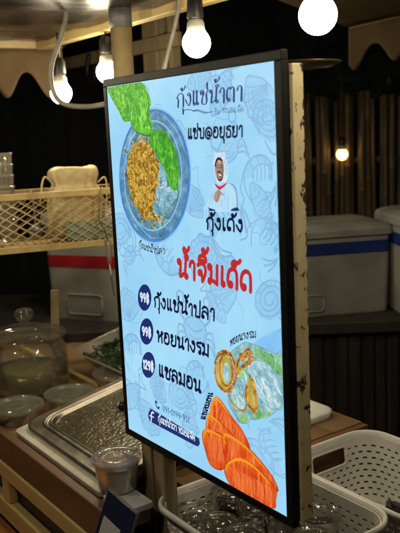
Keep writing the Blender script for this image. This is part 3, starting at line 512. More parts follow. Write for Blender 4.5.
MARK = {
 '่': [[(0, .34), (0, .16), (0, 0)]],
 '้': [circ(-.14, .20, .07, 0, 330, 7) + [(-.16, .04), (-.02, .06), (.14, .22), (.20, .36)]],
 '๊': [circ(-.20, .12, .06, 0, 330, 7) + [(-.16, .30), (-.04, .06), (.04, .30), (.12, .08), (.16, .34)]],
 '็': [[(-.30, .02), (-.32, .22), (-.16, .30), (-.10, .12), (-.22, .06)], [(-.16, .30), (.04, .26), (.18, .40)]],
 'ิ': [[(-.44, .02), (-.40, .24), (-.16, .34), (.04, .22), (.06, .03)], [(-.44, .02), (-.2, .05), (.06, .03)]],
 'ุ': [[(-.10, -.14), (-.02, -.20), (0, -.34), (0, -.52)]],
 'ำ': [circ(-.02, .10, .10, 90, 450, 9)],
}

def layout(s):
    """strokes in em units and the total advance of one line"""
    x = 0.0; out = []; base = 0.0; bw = .6; top = 0
    for i, ch in enumerate(s):
        if ch in MARK and ch != 'ำ':
            bx = base + bw - .14
            if ch == 'ุ': dy = 0
            elif ch in 'ิ็': dy = 1.10; top = 1.52
            else:
                dy = top or 1.12
                if i + 1 < len(s) and s[i + 1] == 'ำ': dy = 1.40
            out += [[(bx + px, dy + py) for px, py in st] for st in MARK[ch]]
            continue
        if ch == 'ำ':
            out += [[(base + bw - .10 + px, 1.08 + py) for px, py in st] for st in MARK['ำ']]
            ch = 'า'
        w, sts = G[ch]
        out += [[(x + px, py) for px, py in st] for st in sts]
        base, bw, top = x, w, 0
        x += w + .07
    return out, x - .07

U = lambda p: (max(.4, min(419.6, p[0])), max(.4, min(593.4, p[1])))

class Art:
    """flat pieces of the printed picture, in millimetres from the lit panel's lower left corner"""
    def __init__(self): self.v = []; self.f = []; self.mi = []; self.mats = []
    def slot(self, m):
        if m not in self.mats: self.mats.append(m)
        return self.mats.index(m)
    def poly(self, pts, m, layer, smooth=True):
        pts = [U(p) for p in (catmull([tuple(p) for p in pts], True, 4) if smooth else pts)]
        n = len(self.v)
        self.v += [(u / 1000, -layer * 0.00004, v / 1000) for u, v in pts]
        self.f.append(tuple(range(n, n + len(pts)))); self.mi.append(self.slot(m)); return self
    def stroke(self, pts, hw, m, layer, closed=False, contrast=0.0, k=5, taper=False, clip=True):
        pts = catmull([tuple(p) for p in pts], closed, k)
        n = len(pts); L = []; Rr = []
        for i, p in enumerate(pts):
            a = pts[(i - 1) % n] if closed else pts[max(0, i - 1)]
            b = pts[(i + 1) % n] if closed else pts[min(n - 1, i + 1)]
            dx, dy = b[0] - a[0], b[1] - a[1]; d = math.hypot(dx, dy) or 1
            w = hw * (1 - contrast * (abs(dx) / d)) * (math.sin(math.pi * (i + .6) / (n + .2)) ** .7 if taper else 1)
            nx, ny = -dy / d * w, dx / d * w
            L.append((p[0] + nx, p[1] + ny)); Rr.append((p[0] - nx, p[1] - ny))
        y = -layer * 0.00004
        base = len(self.v); ms = self.slot(m)
        if clip: L = [U(p) for p in L]; Rr = [U(p) for p in Rr]
        self.v += [(u / 1000, y, v / 1000) for u, v in L] + [(u / 1000, y, v / 1000) for u, v in Rr]
        for i in range(n if closed else n - 1):
            j = (i + 1) % n
            self.f.append((base + i, base + j, base + n + j, base + n + i)); self.mi.append(ms)
        if not closed and not taper:
            for c, o, sgn in ((0, pts[min(1, n - 1)], 1), (n - 1, pts[max(0, n - 2)], 1)):
                p = pts[c]; a0 = math.atan2(p[1] - o[1], p[0] - o[0]); w = math.hypot(L[c][0] - p[0], L[c][1] - p[1])
                q = len(self.v)
                self.v += [(U((p[0] + w * math.cos(a0 + R(t)), 0))[0] / 1000, y, U((0, p[1] + w * math.sin(a0 + R(t))))[1] / 1000) for t in range(-90, 91, 30)]
                self.f.append(tuple(range(q, q + 7))); self.mi.append(ms)
        return self
    def text(self, t, layer, fit=1.0):
        s, a, mid, b, up, col, w, con = t
        sts, adv = layout(s)
        m = INK[col]; hh = math.hypot(*up)
        for j, st in enumerate(sts):
            pts = []
            for x, y in catmull(st, False, 4):
                q = x / adv
                if mid:
                    c = (2 * mid[0] - (a[0] + b[0]) / 2, 2 * mid[1] - (a[1] + b[1]) / 2)
                    px = (1 - q) ** 2 * a[0] + 2 * q * (1 - q) * c[0] + q * q * b[0]; py = (1 - q) ** 2 * a[1] + 2 * q * (1 - q) * c[1] + q * q * b[1]
                else:
                    px = a[0] + (b[0] - a[0]) * q; py = a[1] + (b[1] - a[1]) * q
                pts.append((px + up[0] * y, py + up[1] * y))
            self.stroke(pts, w * hh, m, layer + .06 * (j % 7), contrast=con, k=1)
        return self
    def build(self, name, parent, label=None):
        me = bpy.data.meshes.new(name)
        o = Vector(ORIGIN[parent.name])
        me.from_pydata([tuple(Vector((SX + x, y, SZ + z)) - o) for x, y, z in self.v], [], self.f)
        for m in self.mats: me.materials.append(m)
        me.polygons.foreach_set("material_index", self.mi)
        # every piece faces the street
        bm = bmesh.new(); bm.from_mesh(me)
        for f in bm.faces:
            f.normal_update()
            if f.normal.y > 0: f.normal_flip()
        bm.to_mesh(me); bm.free()
        ob = bpy.data.objects.new(name, me); COL.objects.link(ob); ob.parent = parent
        ORIGIN[ob.name] = tuple(o)
        if label: ob['label'] = label
        return ob

SX, SZ = 0.0, 0.94
INK = {'navy': lit('lit_navy', srgb('1e2c6e')), 'ink': lit('lit_dark_blue', srgb('15163a')), 'red': lit('lit_red', srgb('c02a2e')), 'paper': lit('lit_pale', srgb('d3e6f4'))}
def lit3(name, c1, c2, c3, scale, distort=1.0, fine=260):
    m, nt, b = new_mat(name)
    b.inputs['Base Color'].default_value = (.01, .01, .01, 1); b.inputs['Specular IOR Level'].default_value = .25
    rp, nz, mp = mix_noise(nt, c1, c3, scale, 6, .30, .70, (1, 1, 1), .62, distort)
    k = rp.color_ramp.elements.new(.5); k.color = c2
    n2 = nt.nodes.new("ShaderNodeTexNoise"); n2.inputs['Scale'].default_value = fine; n2.inputs['Detail'].default_value = 4
    nt.links.new(mp.outputs[0], n2.inputs['Vector'])
    mr = nt.nodes.new("ShaderNodeMapRange"); mr.inputs['From Min'].default_value = .3; mr.inputs['From Max'].default_value = .7; mr.inputs['To Min'].default_value = .72; mr.inputs['To Max'].default_value = 1.18
    nt.links.new(n2.outputs['Fac'], mr.inputs[0]); nt.links.new(mr.outputs[0], b.inputs['Emission Strength'])
    nt.links.new(rp.outputs[0], b.inputs['Emission Color'])
    return m
L_ = {
 'bg': lit('lit_sky_blue', srgb('96d2f4'), srgb('a9def9'), 7),
 'line': lit('lit_drawing_blue', srgb('84b2da'), srgb('94c2e6'), 20), 'wash': lit('lit_drawing_wash', srgb('90caee'), srgb('9cd4f4'), 20),
 'leaf': lit3('lit_leaf', srgb('1f7a1a'), srgb('4cb228'), srgb('9fe650'), 55, 2.0), 'leaf2': lit3('lit_leaf_fold', srgb('2a8a20'), srgb('5cc430'), srgb('b4f062'), 50, 2.2), 'leaf3': lit3('lit_leaf_dark', srgb('24801e'), srgb('40a828'), srgb('74d23c'), 45, 1.5), 'vein': lit('lit_leaf_vein', srgb('a5ec6a')), 'leafsh': lit('lit_leaf_line', srgb('2c8020')),
 'blue_rim': lit('lit_bowl_rim', srgb('2a62ac'), srgb('5596d6'), 14, distort=1.0), 'blue_rim2': lit3('lit_bowl_inner', srgb('36658c'), srgb('5c90b4'), srgb('8fc0d8'), 15, 1.4, 120), 'bowl': lit3('lit_bowl_floor', srgb('2c5468'), srgb('56899c'), srgb('9cc6d0'), 26, 1.6), 'rimlite': lit('lit_rim_highlight', srgb('8fc6ee')),
 'mix': lit3('lit_fried_garlic', srgb('5a3d0c'), srgb('b58626'), srgb('f2d266'), 110, 1.0), 'crumb': lit('lit_crumb', srgb('e9c862'), srgb('c08a2a'), 200), 'crumb2': lit('lit_crumb_dark', srgb('5e430f'), srgb('8a6a1c'), 200),
 'shrimp': lit3('lit_shrimp', srgb('42788f'), srgb('74acc0'), srgb('c2e6ee'), 50, 1.0), 'shrimpl': lit('lit_shrimp_line', srgb('4a86a8')),
 'hood': lit('lit_hood', srgb('b6d4e8'), srgb('e2f0f8'), 70), 'grey': lit('lit_hood_dots', srgb('5a6f8c')), 'skin': lit('lit_skin', srgb('9a7a70'), srgb('c4a090'), 60), 'shirtf': lit('lit_shirt_fold', srgb('8fc0e0')), 'skin2': lit('lit_skin_side', srgb('8a675c')), 'skin3': lit('lit_skin_brow', srgb('d2ac98')), 'hair': lit('lit_hair', srgb('2a2630')), 'white': lit('lit_white', srgb('e4f2fa')), 'lip': lit('lit_lip', srgb('8a4a4e')), 'scarf': lit('lit_scarf', srgb('c8343e')), 'shirt': lit('lit_shirt', srgb('a8d8f3'), srgb('c0e6fa'), 20, distort=1.0), 'shirtl': lit('lit_shirt_line', srgb('6a93b8')), 'navy': lit('lit_cuff', srgb('1c2f66')),
 'plate': lit('lit_plate', srgb('7ebcf0'), srgb('92ccf6'), 15), 'oy': lit3('lit_oyster', srgb('5f97a0'), srgb('94c4c2'), srgb('cdeae4'), 24, 2.0), 'oy2': lit3('lit_oyster_lobe', srgb('74a9bc'), srgb('a4d0da'), srgb('dcf2f4'), 20, 2.2), 'herb': lit3('lit_herb', srgb('4f9a58'), srgb('86c48a'), srgb('b6e0bc'), 50, 1.2), 'herb2': lit('lit_herb_bright', srgb('5fae4a'), srgb('9cd084'), 70), 'oyl': lit('lit_oyster_line', srgb('6a9ab0')),
 'onion': lit('lit_fried_shallot', srgb('8a4e12'), srgb('d8922e'), 60), 'onion2': lit('lit_shallot_fill', srgb('a8923c'), srgb('d8c25e'), 60), 'onion5': lit('lit_shallot_light', srgb('f0cc78'), srgb('dca444'), 90), 'onion4': lit('lit_shallot_gold', srgb('e0a848'), srgb('c07a20'), 90), 'onion3': lit('lit_shallot_dark', srgb('6a3c10')),
 'sal': lit('lit_salmon', srgb('d8451c'), srgb('ee6a2c'), 26), 'sal2': lit('lit_salmon_deep', srgb('c93a18'), srgb('e45a24'), 26), 'fat': lit('lit_salmon_line', srgb('ee8448')), 'saldark': lit('lit_salmon_gap', srgb('a02408'), srgb('c23a12'), 40), 'saledge2': lit('lit_salmon_amber', srgb('e8741e'), srgb('f0962c'), 60), 'saledge': lit('lit_salmon_edge', srgb('f0901e'), srgb('f8b034'), 40),
}

def doodle(art, kind, cx, cy, r, ang, rng):
    ca, sa = math.cos(ang), math.sin(ang)
    P = lambda pts: [(cx + r * (x * ca - y * sa), cy + r * (x * sa + y * ca)) for x, y in pts]
    ln, ws = L_['line'], L_['wash']
    r = r * 1.22; hw = .03 * r
    def S(pts, closed=False, w=1.0): art.stroke(P(pts), hw * w, ln, 2, closed)
    if kind == 'prawn':
        outer = [(1.0 * math.cos(R(a)) * (1 - .12 * i), .8 * math.sin(R(a)) * (1 - .1 * i)) for i, a in enumerate(range(170, -31, -40))]
        inner = [(.5 * math.cos(R(a)), .4 * math.sin(R(a)) - .05) for a in range(-30, 171, 40)]
        art.poly(P(outer + inner), ws, 1)
        S(outer, w=1.3); S(inner)
        for i in range(1, 5):
            a = R(170 - 36 * i); S([(math.cos(a) * (1 - .1 * i), .8 * math.sin(a) * (1 - .08 * i)), (.72 * math.cos(a), .6 * math.sin(a) + .03), (.5 * math.cos(a), .4 * math.sin(a) - .05)])
        for q in ((-.1, -.7), (-.35, -.62), (-.55, -.45)): S([(.62, -.35), (.62 + q[0] * .5, -.5 + q[1] * .3), (.5 + q[0], -.35 + q[1])], w=1.2)
        S([(-.98, .1), (-1.2, -.25), (-1.1, -.6), (-1.35, -.9)]); S([(-.9, .1), (-.95, -.3), (-.75, -.75)])
        for q in range(5): S([(-.4 + .2 * q, .3), (-.42 + .2 * q, .05), (-.5 + .2 * q, -.14)], w=.9)
    elif kind == 'shell':
        pts = [(1.0 * math.cos(R(a)) * (1 - a / 1300), .72 * math.sin(R(a)) * (1 - a / 1300)) for a in range(0, 1080, 30)]
        art.poly(P(circ(0, 0, .98, 0, 330, 12, .7)), ws, 1)
        S(pts, w=1.1); S([(.95, 0), (1.15, -.5), (.7, -1.0), (.1, -.74)], w=1.3)
        for a in range(0, 360, 40): S([(.72 * math.cos(R(a)), .52 * math.sin(R(a))), (.86 * math.cos(R(a + 8)), .62 * math.sin(R(a + 8))), (.98 * math.cos(R(a + 12)), .7 * math.sin(R(a + 12)))], w=.8)
    elif kind == 'scallop':
        rim = [(math.cos(R(a)) * (1 + .05 * math.cos(R(a * 9))), math.sin(R(a)) * (1 + .05 * math.cos(R(a * 9)))) for a in range(-10, 191, 10)]
        art.poly(P(rim + [(-.2, -.5), (.2, -.5)]), ws, 1, False)
        S(rim, w=1.3); S([(-.98, -.17), (-.5, -.4), (-.2, -.5), (.2, -.5), (.5, -.4), (.98, -.17)])
        for a in range(15, 170, 18): S([(0, -.45), (.5 * math.cos(R(a)), .5 * math.sin(R(a)) - .15), (.97 * math.cos(R(a)), .97 * math.sin(R(a)))], w=.8)
        for q in (.55, .78): S([(q * math.cos(R(a)), q * math.sin(R(a)) - .1 * (1 - q)) for a in range(0, 181, 20)], w=.7)
    elif kind == 'fish':
        body = [(-1, 0), (-.6, .34), (0, .45), (.5, .25), (.8, 0), (.5, -.25), (0, -.45), (-.6, -.34)]
        art.poly(P(body), ws, 1); S(body, True, 1.2)
        S([(.8, 0), (1.15, .35), (1.1, 0), (1.15, -.35), (.8, 0)], w=1.2); S(circ(-.68, .08, .07), w=.8)
        S([(-.5, .33), (-.38, 0), (-.5, -.33)])
        for i in range(5):
            for j in range(3): S(circ(-.2 + .2 * i, -.2 + .2 * j, .1, -80, 80, 5), w=.7)
        S([(-.3, .42), (0, .7), (.3, .4)]); S([(-.2, -.42), (.05, -.62), (.2, -.38)])
    elif kind == 'crab':
        body = circ(0, 0, .6, 0, 330, 12, .42); art.poly(P(body), ws, 1); S(body, True, 1.2)
        for s in (-1, 1):
            for q in range(3): S([(s * .5, -.1 - .1 * q), (s * .85, .05 - .25 * q), (s * 1.0, -.35 - .25 * q)], w=1.2)
            S([(s * .5, .2), (s * .8, .45), (s * .75, .75)], w=1.4)
            S(circ(s * .72, .92, .2, 30, 330, 9), True, 1.2); S([(s * .18, .4), (s * .2, .55), (s * .2, .6)])
        S([(-.4, .1), (0, -.05), (.4, .1)]); S([(-.3, -.2), (0, -.28), (.3, -.2)])

# ------------------------------------------------------------------ the menu sign on its post
W, H = .42, .594
sign = root('menu_sign', (.21, .03, 0), 'large black framed lit menu panel with blue seafood picture standing beside the counter', 'menu sign')
z0 = SZ
mb = MB()
mb.box(-.011, .434, -.0012, .0105, z0 + H, z0 + H + .0125); mb.box(-.011, .434, -.0012, .0105, z0 - .012, z0)
mb.box(-.011, 0, -.0012, .0105, z0, z0 + H); mb.box(W, .434, -.0012, .0105, z0, z0 + H)
mb.build('frame', M['bezel'], sign, bevel=.0012)
mb = MB()
mb.box(.425, .4395, .011, .0295, z0 - .004, z0 + .590); mb.box(-.006, .012, .011, .0295, z0 - .004, z0 + .590)
mb.box(.012, .425, .011, .0295, z0 + .572, z0 + .590); mb.box(.012, .425, .011, .0295, z0 - .004, z0 + .014)
mb.build('rear_frame', M['paint'], sign, bevel=.0015)
MB().box(.012, .425, .0112, .014, z0 + .014, z0 + .572).build('back_plate', M['bezel'], sign)
mb = MB().box(.036, .068, .0015, .034, 0, z0 - .0125).box(.071, .104, .004, .030, 0, z0 - .0125)
mb.build('post', M['post_wood'], sign, bevel=.003)
MB().box(-.03, .17, -.03, .07, 0, .03).build('foot', M['dark_wood'], sign, bevel=.004)
screen = MB().box(0, W, 0, .010, z0, z0 + H).build('screen', L_['bg'], sign)

rng = random.Random(5)
a = Art()
for k, x, y, r, ang in DOODLES: doodle(a, k, x, y, r, ang, rng)
# loose ripples between the drawings
for i in range(26):
    x, y = rng.uniform(20, 400), rng.uniform(20, 570); t = rng.uniform(0, 6.28); q = rng.uniform(18, 40)
    a.stroke([(x + q * s * math.cos(t) + 5 * math.sin(s * 5 + i) * -math.sin(t), y + q * s * math.sin(t) + 5 * math.sin(s * 5 + i) * math.cos(t)) for s in (-1, -.5, 0, .5, 1)], .55, L_['line'], 1.5)
a.build('sea_creature_drawing', screen, 'faint blue line drawings of prawns, shells, fish and crabs')

def inside(p, poly):
    c = False; n = len(poly)
    for i in range(n):
        x1, y1 = poly[i]; x2, y2 = poly[(i + 1) % n]
        if (y1 > p[1]) != (y2 > p[1]) and p[0] < (x2 - x1) * (p[1] - y1) / (y2 - y1) + x1: c = not c
    return c
def scatter(poly, n, rng):
    xs = [p[0] for p in poly]; ys = [p[1] for p in poly]; out = []
    while len(out) < n:
        p = (rng.uniform(min(xs), max(xs)), rng.uniform(min(ys), max(ys)))
        if inside(p, poly): out.append(p)
    return out
def centre(poly): return (sum(p[0] for p in poly) / len(poly), sum(p[1] for p in poly) / len(poly))

# bowl of prawns with fried garlic and leaves
a = Art()
a.poly(POLY['bowl'], L_['blue_rim'], 3, False); a.poly(POLY['bowl_in'], L_['blue_rim2'], 4, False)
a.stroke(POLY['bowl'], 1.6, L_['rimlite'], 5, True, k=1); a.stroke(POLY['bowl_in'], 1.0, L_['blue_rim'], 5, True, k=1)
a.poly(POLY['bowl_floor'], L_['bowl'], 5, False); a.stroke(POLY['bowl_floor'], 1.2, L_['rimlite'], 5.4, True, k=1)
for r0, r1, w_, m_ in ((.93, .93, .8, 'rimlite'), (.86, .88, .7, 'blue_rim')):
    cx, cy = centre(POLY['bowl'])
    for s0, s1 in ((190, 285), (300, 352), (20, 70)):
        a.stroke([(cx + 105 * (r0 + .02 * math.sin(t * .13)) * math.cos(R(t)), cy + 104 * (r1 + .015 * math.sin(t * .2)) * math.sin(R(t))) for t in range(s0, s1, 8)], w_, L_[m_], 5.6, taper=True)
for k in ('shrimp_a', 'shrimp_b', 'shrimp_c'):
    a.poly(POLY[k], L_['shrimp'], 6); cx, cy = centre(POLY[k])
    for q in (-6, 0, 6): a.stroke([(cx - 8, cy + q + 3), (cx, cy + q), (cx + 9, cy + q + 2)], .5, L_['shrimpl'], 6.5)
a.poly(POLY['mix'], L_['mix'], 7)
mc = centre(POLY['mix'])
for i in range(150):
    p = POLY['mix'][rng.randrange(len(POLY['mix']))]; q_ = rng.uniform(.80, 1.13)
    p = (mc[0] + (p[0] - mc[0]) * q_ + rng.uniform(-7, 7), mc[1] + (p[1] - mc[1]) * q_ + rng.uniform(-7, 7)); t = rng.uniform(0, 6.28); q = rng.uniform(1.4, 3.6)
    a.stroke([(p[0] - q * math.cos(t), p[1] - q * math.sin(t)), (p[0] + rng.uniform(-1, 1), p[1] + rng.uniform(-1, 1)), (p[0] + q * math.cos(t), p[1] + q * math.sin(t))], rng.uniform(.7, 1.5), L_['crumb'] if i % 2 else L_['crumb2'], 7.1 + .03 * (i % 9), k=3)
for i, p in enumerate(scatter(POLY['mix'], 260, rng)):
    t = rng.uniform(0, 6.28); q = rng.uniform(1.2, 3.4)
    a.stroke([(p[0] - q * math.cos(t), p[1] - q * math.sin(t)), (p[0] + rng.uniform(-1, 1), p[1] + rng.uniform(-1, 1)), (p[0] + q * math.cos(t), p[1] + q * math.sin(t))], rng.uniform(.5, 1.1), L_['crumb'] if i % 5 < 3 else L_['crumb2'], 7.4 + .05 * (i % 9), k=3)
a.poly(POLY['leaf_b'], L_['leaf3'], 8.2); a.poly(POLY['leaf_a'], L_['leaf'], 8.6); a.poly(POLY['leaf_fold'], L_['leaf2'], 9)
for k, n in (('leaf_a', 16), ('leaf_fold', 14), ('leaf_b', 12)):
    for p in scatter(POLY[k], n, rng):
        c = centre(POLY[k]); t = rng.uniform(1.2, 2.2); q = rng.uniform(6, 13)
        pts = [(p[0] - q * math.cos(t), p[1] - q * math.sin(t)), (p[0] + rng.uniform(-3, 3), p[1]), (p[0] + q * math.cos(t), p[1] + q * math.sin(t))]
        if all(inside(w, POLY[k]) for w in pts): a.stroke(pts, rng.uniform(.5, 1.1), L_['vein'] if rng.random() < .55 else L_['leafsh'], 9.5, taper=True)
for k, n in (('leaf_a', 34), ('leaf_fold', 30), ('leaf_b', 34)):
    for p in scatter(POLY[k], n, rng):
        q = rng.uniform(1.5, 4.5); el = circ(p[0], p[1], q, 0, 300, 6, q * rng.uniform(.6, 1.8))
        if all(inside(w, POLY[k]) for w in el): a.poly(el, L_[('leaf2', 'leaf3', 'leaf')[rng.randrange(3)]], 9.2 + .01 * rng.randrange(20))
a.stroke(POLY['leaf_fold'][1:12], 1.1, L_['leafsh'], 9.8, taper=True)
a.build('prawn_bowl_picture', screen, 'picture of a blue bowl of prawns with crisp garlic and green leaves')

# the smiling cook
a = Art()
a.poly(POLY['body'], L_['shirt'], 3); a.poly(POLY['body_edge'], L_['shirtl'], 3.4)
a.poly(POLY['hood'], L_['hood'], 4); a.poly(POLY['face'], L_['skin'], 5); a.poly(POLY['fringe'], L_['hair'], 6)
for p in scatter(POLY['hood'], 26, rng):
    if not inside(p, POLY['face']): a.poly(circ(p[0], p[1], .7, 0, 300, 6), L_['grey'], 4.5, False)
for k, m in (('beard', 'hair'), ('moustache', 'hair'), ('brow_l', 'hair'), ('brow_r', 'hair'), ('eye_l', 'hair'), ('eye_r', 'hair'), ('smile', 'lip')): a.poly(POLY[k], L_[m], 6)
a.poly(POLY['teeth'], L_['white'], 7); a.stroke(POLY['nose'][1:], .35, L_['lip'], 6.5)
a.poly(POLY['scarf'], L_['scarf'], 7); a.poly(POLY['hand'], L_['skin'], 8); a.poly(POLY['cuff_l'], L_['navy'], 8); a.poly(POLY['cuff_r'], L_['navy'], 8)
c = centre(POLY['hand'])
for x0, y0, x1, y1 in ((282, 432, 279, 410), (300, 424, 304, 406), (318, 432, 316, 408), (276, 425, 272, 408), (292, 428, 296, 420), (308, 434, 311, 420)): a.stroke([(x0, y0), ((x0 + x1) / 2 + 1.2, (y0 + y1) / 2), (x1, y1)], .7, L_['shirtf'], 3.6, taper=True)
a.poly([(307, 474), (309.5, 468), (310, 458), (307.5, 449), (304.5, 446.8), (306, 456), (306.5, 466)], L_['skin2'], 5.5)
a.poly([(297, 474), (301, 476), (304, 473), (301, 470)], L_['skin3'], 5.5)
for q in (-3, 0, 3): a.stroke([(c[0] - 2, c[1] + q), (c[0] + 2, c[1] + q + 1), (c[0] + 5, c[1] + q + 3)], .3, L_['lip'], 8.5)
a.build('cook_portrait_picture', screen, 'picture of a smiling man in a pale hood and red neckerchief')

# oysters with fried shallots
a = Art()
a.poly(POLY['plate_blue'], L_['plate'], 3, False); a.poly(POLY['oyster'], L_['oy'], 4); a.poly(POLY['oyster_lobe'], L_['oy2'], 5); a.poly(POLY['oyster_lobe2'], L_['oy2'], 5)
for k in ('oyster_lobe', 'oyster_lobe2', 'oyster'): a.stroke(POLY[k], .5, L_['oyl'], 5.5, True)
for k in ('herb_a', 'herb_b', 'herb_c', 'herb_d'): a.poly(POLY[k], L_['herb'], 6)
for i in range(70):
    p = scatter(POLY[('herb_a', 'herb_b', 'herb_c', 'herb_d', 'oyster')[i % 5]], 1, rng)[0]; q = rng.uniform(1, 2.6)
    a.poly(circ(p[0], p[1], q, 0, 300, 6, q * rng.uniform(.5, 1)), L_['herb2'], 6.4 + .05 * (i % 6))
for i in range(16):
    p = scatter(POLY['oyster_lobe'], 1, rng)[0]
    pts = [(p[0] - 9, p[1] + 8), (p[0] + rng.uniform(-2, 2), p[1]), (p[0] + 8, p[1] - 9)]
    if all(inside(w, POLY['oyster_lobe']) for w in pts): a.stroke(pts, .6, L_['oyl'] if i % 2 else L_['white'], 6.8, taper=True)
a.poly(POLY['ring_fill'], L_['onion2'], 7); a.poly(POLY['curl_fill'], L_['onion2'], 7)
def strands(pts, w, n, closed, layer):
    """a crisp curl: ragged short fibres of several browns laid along a path"""
    path = catmull(pts, closed, 3 if len(pts) > 20 else 8); m = len(path)
    a.stroke(pts[::3] if closed and len(pts) > 20 else pts, w * .62, L_['onion'], layer, closed, k=5)
    for i in range(n * 16):
        j = rng.randrange(m); ln = rng.randint(2, 5); off = rng.gauss(0, .42) * w; seg = []
        for q in range(ln + 1):
            jj = (j + q) % m if closed else min(m - 1, j + q)
            p, p2 = path[jj], path[(jj + 1) % m if closed else min(m - 1, jj + 1)]
            d = math.hypot(p2[0] - p[0], p2[1] - p[1]) or 1
            o_ = off + rng.uniform(-.15, .15) * w
            seg.append((p[0] - (p2[1] - p[1]) / d * o_, p[1] + (p2[0] - p[0]) / d * o_))
        if math.hypot(seg[0][0] - seg[-1][0], seg[0][1] - seg[-1][1]) < 1: continue
        a.stroke(seg, rng.uniform(.10, .24) * w, L_[('onion', 'onion4', 'onion3', 'onion', 'onion5')[i % 5]], layer + .1 + .02 * (i % 30), taper=True, k=2)
strands(LINES['ring'], 4.2, 9, True, 8); strands(LINES['ring2'], 3.0, 5, True, 7.6)
strands(LINES['loop'], 3.8, 7, True, 9); strands(LINES['loop2'], 3.2, 4, False, 9.7); strands(LINES['curl'], 3.8, 7, False, 9); strands(LINES['tail'], 2.2, 5, False, 9)
for i in range(60):
    k = ('oyster_lobe', 'oyster', 'oyster_lobe2')[i % 3]; p = scatter(POLY[k], 1, rng)[0]; t = rng.uniform(1.6, 2.6); q = rng.uniform(3, 9)
    pts = [(p[0] - q * math.cos(t), p[1] - q * math.sin(t)), (p[0] + rng.uniform(-2, 2), p[1] + rng.uniform(-2, 2)), (p[0] + q * math.cos(t), p[1] + q * math.sin(t))]
    if all(inside(w, POLY[k]) for w in pts): a.stroke(pts, rng.uniform(.5, 1.6), L_[('white', 'oyl', 'oy2', 'herb')[i % 4]], 6.9 + .01 * i, taper=True)
inner = [(x, y - 6) for x, y in POLY['ring_fill']]
a.poly([(centre(POLY['ring_fill'])[0] + (x - centre(POLY['ring_fill'])[0]) * .45 + 5, centre(POLY['ring_fill'])[1] + (y - centre(POLY['ring_fill'])[1]) * .6) for x, y in POLY['ring_fill']], L_['oy2'], 7.4, False)
a.build('oyster_picture', screen, 'picture of pale oysters with green herbs and fried shallot rings')

# salmon slices
def salmon(name, ang, z_edge, ph):
    """flesh with fine pale fibres; amber at the upper edge of the slice"""
    m, nt, b = new_mat(name)
    b.inputs['Base Color'].default_value = (.01, .01, .01, 1); b.inputs['Specular IOR Level'].default_value = .25
    N = nt.nodes.new; lk = nt.links.new
    tc = N("ShaderNodeTexCoord"); mp = N("ShaderNodeMapping"); mp.inputs['Rotation'].default_value = (0, R(ang), 0); mp.inputs['Location'].default_value = (ph, ph, 0); mp.inputs['Scale'].default_value = (1, 1, .10)
    nz = N("ShaderNodeTexNoise"); nz.inputs['Scale'].default_value = 210; nz.inputs['Detail'].default_value = 3; nz.inputs['Distortion'].default_value = .35
    rp = N("ShaderNodeValToRGB"); e = rp.color_ramp.elements
    e[0].position = .36; e[0].color = srgb('c8320f'); e[1].position = .70; e[1].color = srgb('f59a5a'); k = e.new(.55); k.color = srgb('e4531d')
    n2 = N("ShaderNodeTexNoise"); n2.inputs['Scale'].default_value = 30; n2.inputs['Detail'].default_value = 4
    mx = N("ShaderNodeMix"); mx.data_type = 'RGBA'; mx.inputs[7].default_value = srgb('ee7426')
    mr = N("ShaderNodeMapRange"); mr.inputs['From Min'].default_value = .40; mr.inputs['From Max'].default_value = .72; mr.inputs['To Max'].default_value = .75
    lk(tc.outputs['Object'], mp.inputs[0]); lk(mp.outputs[0], nz.inputs['Vector']); lk(nz.outputs['Fac'], rp.inputs[0])
    lk(tc.outputs['Object'], n2.inputs['Vector']); lk(n2.outputs['Fac'], mr.inputs[0]); lk(mr.outputs[0], mx.inputs[0]); lk(rp.outputs[0], mx.inputs[6])
    lk(mx.outputs[2], b.inputs['Emission Color']); b.inputs['Emission Strength'].default_value = 1
    return m
SALM = [salmon('lit_salmon_slice', an, sc, ph) for an, sc, ph in ((-38, 46, .3), (-30, 52, .7), (-14, 44, .1), (-34, 44, .5), (-24, 44, .9))]
a = Art()
for i, k in enumerate(('a', 'b', 'c', 'd', 'e')):
    a.stroke(POLY['salmon_' + k], 1.5, L_['saldark'], 6.9 + 2 * i, True); a.poly(POLY['salmon_' + k], SALM[i], 7 + 2 * i); a.stroke(SALMON_EDGES[i], 2.8, L_['saledge2'], 8.0 + 2 * i, taper=True); a.stroke(SALMON_EDGES[i], 1.3, L_['saledge'], 8.4 + 2 * i, taper=True)
    for j in range(34):
        e_ = catmull(SALMON_EDGES[i], False, 6); p = e_[rng.randrange(2, len(e_) - 2)]; t = R(-90 + (-38, -30, -14, -34, -24)[i] * -.7 + rng.uniform(-10, 10)); q = rng.uniform(4, 10)
        w_ = (p[0] + q * math.cos(t), p[1] + q * math.sin(t))
        if inside(w_, POLY['salmon_' + k]): a.stroke([p, ((p[0] + w_[0]) / 2 + .4, (p[1] + w_[1]) / 2), w_], rng.uniform(.4, .8), L_['saledge2'], 8.1 + 2 * i, taper=True)
q = 0
for i, n in enumerate((9, 6, 9, 14, 17)):
    for j in range(n):
        for dx in (0, 2.2):
            pts = [(x + dx + rng.uniform(-.6, .6), y + rng.uniform(-1, 1)) for x, y in STREAKS[q + j]]
            if all(inside(w, POLY['salmon_' + 'abcde'[i]]) for w in pts): a.stroke(pts, .42 if dx else .62, L_['fat'], 7.7 + 2 * i, taper=True)
    q += n
a.build('salmon_picture', screen, 'picture of five overlapping orange salmon slices')

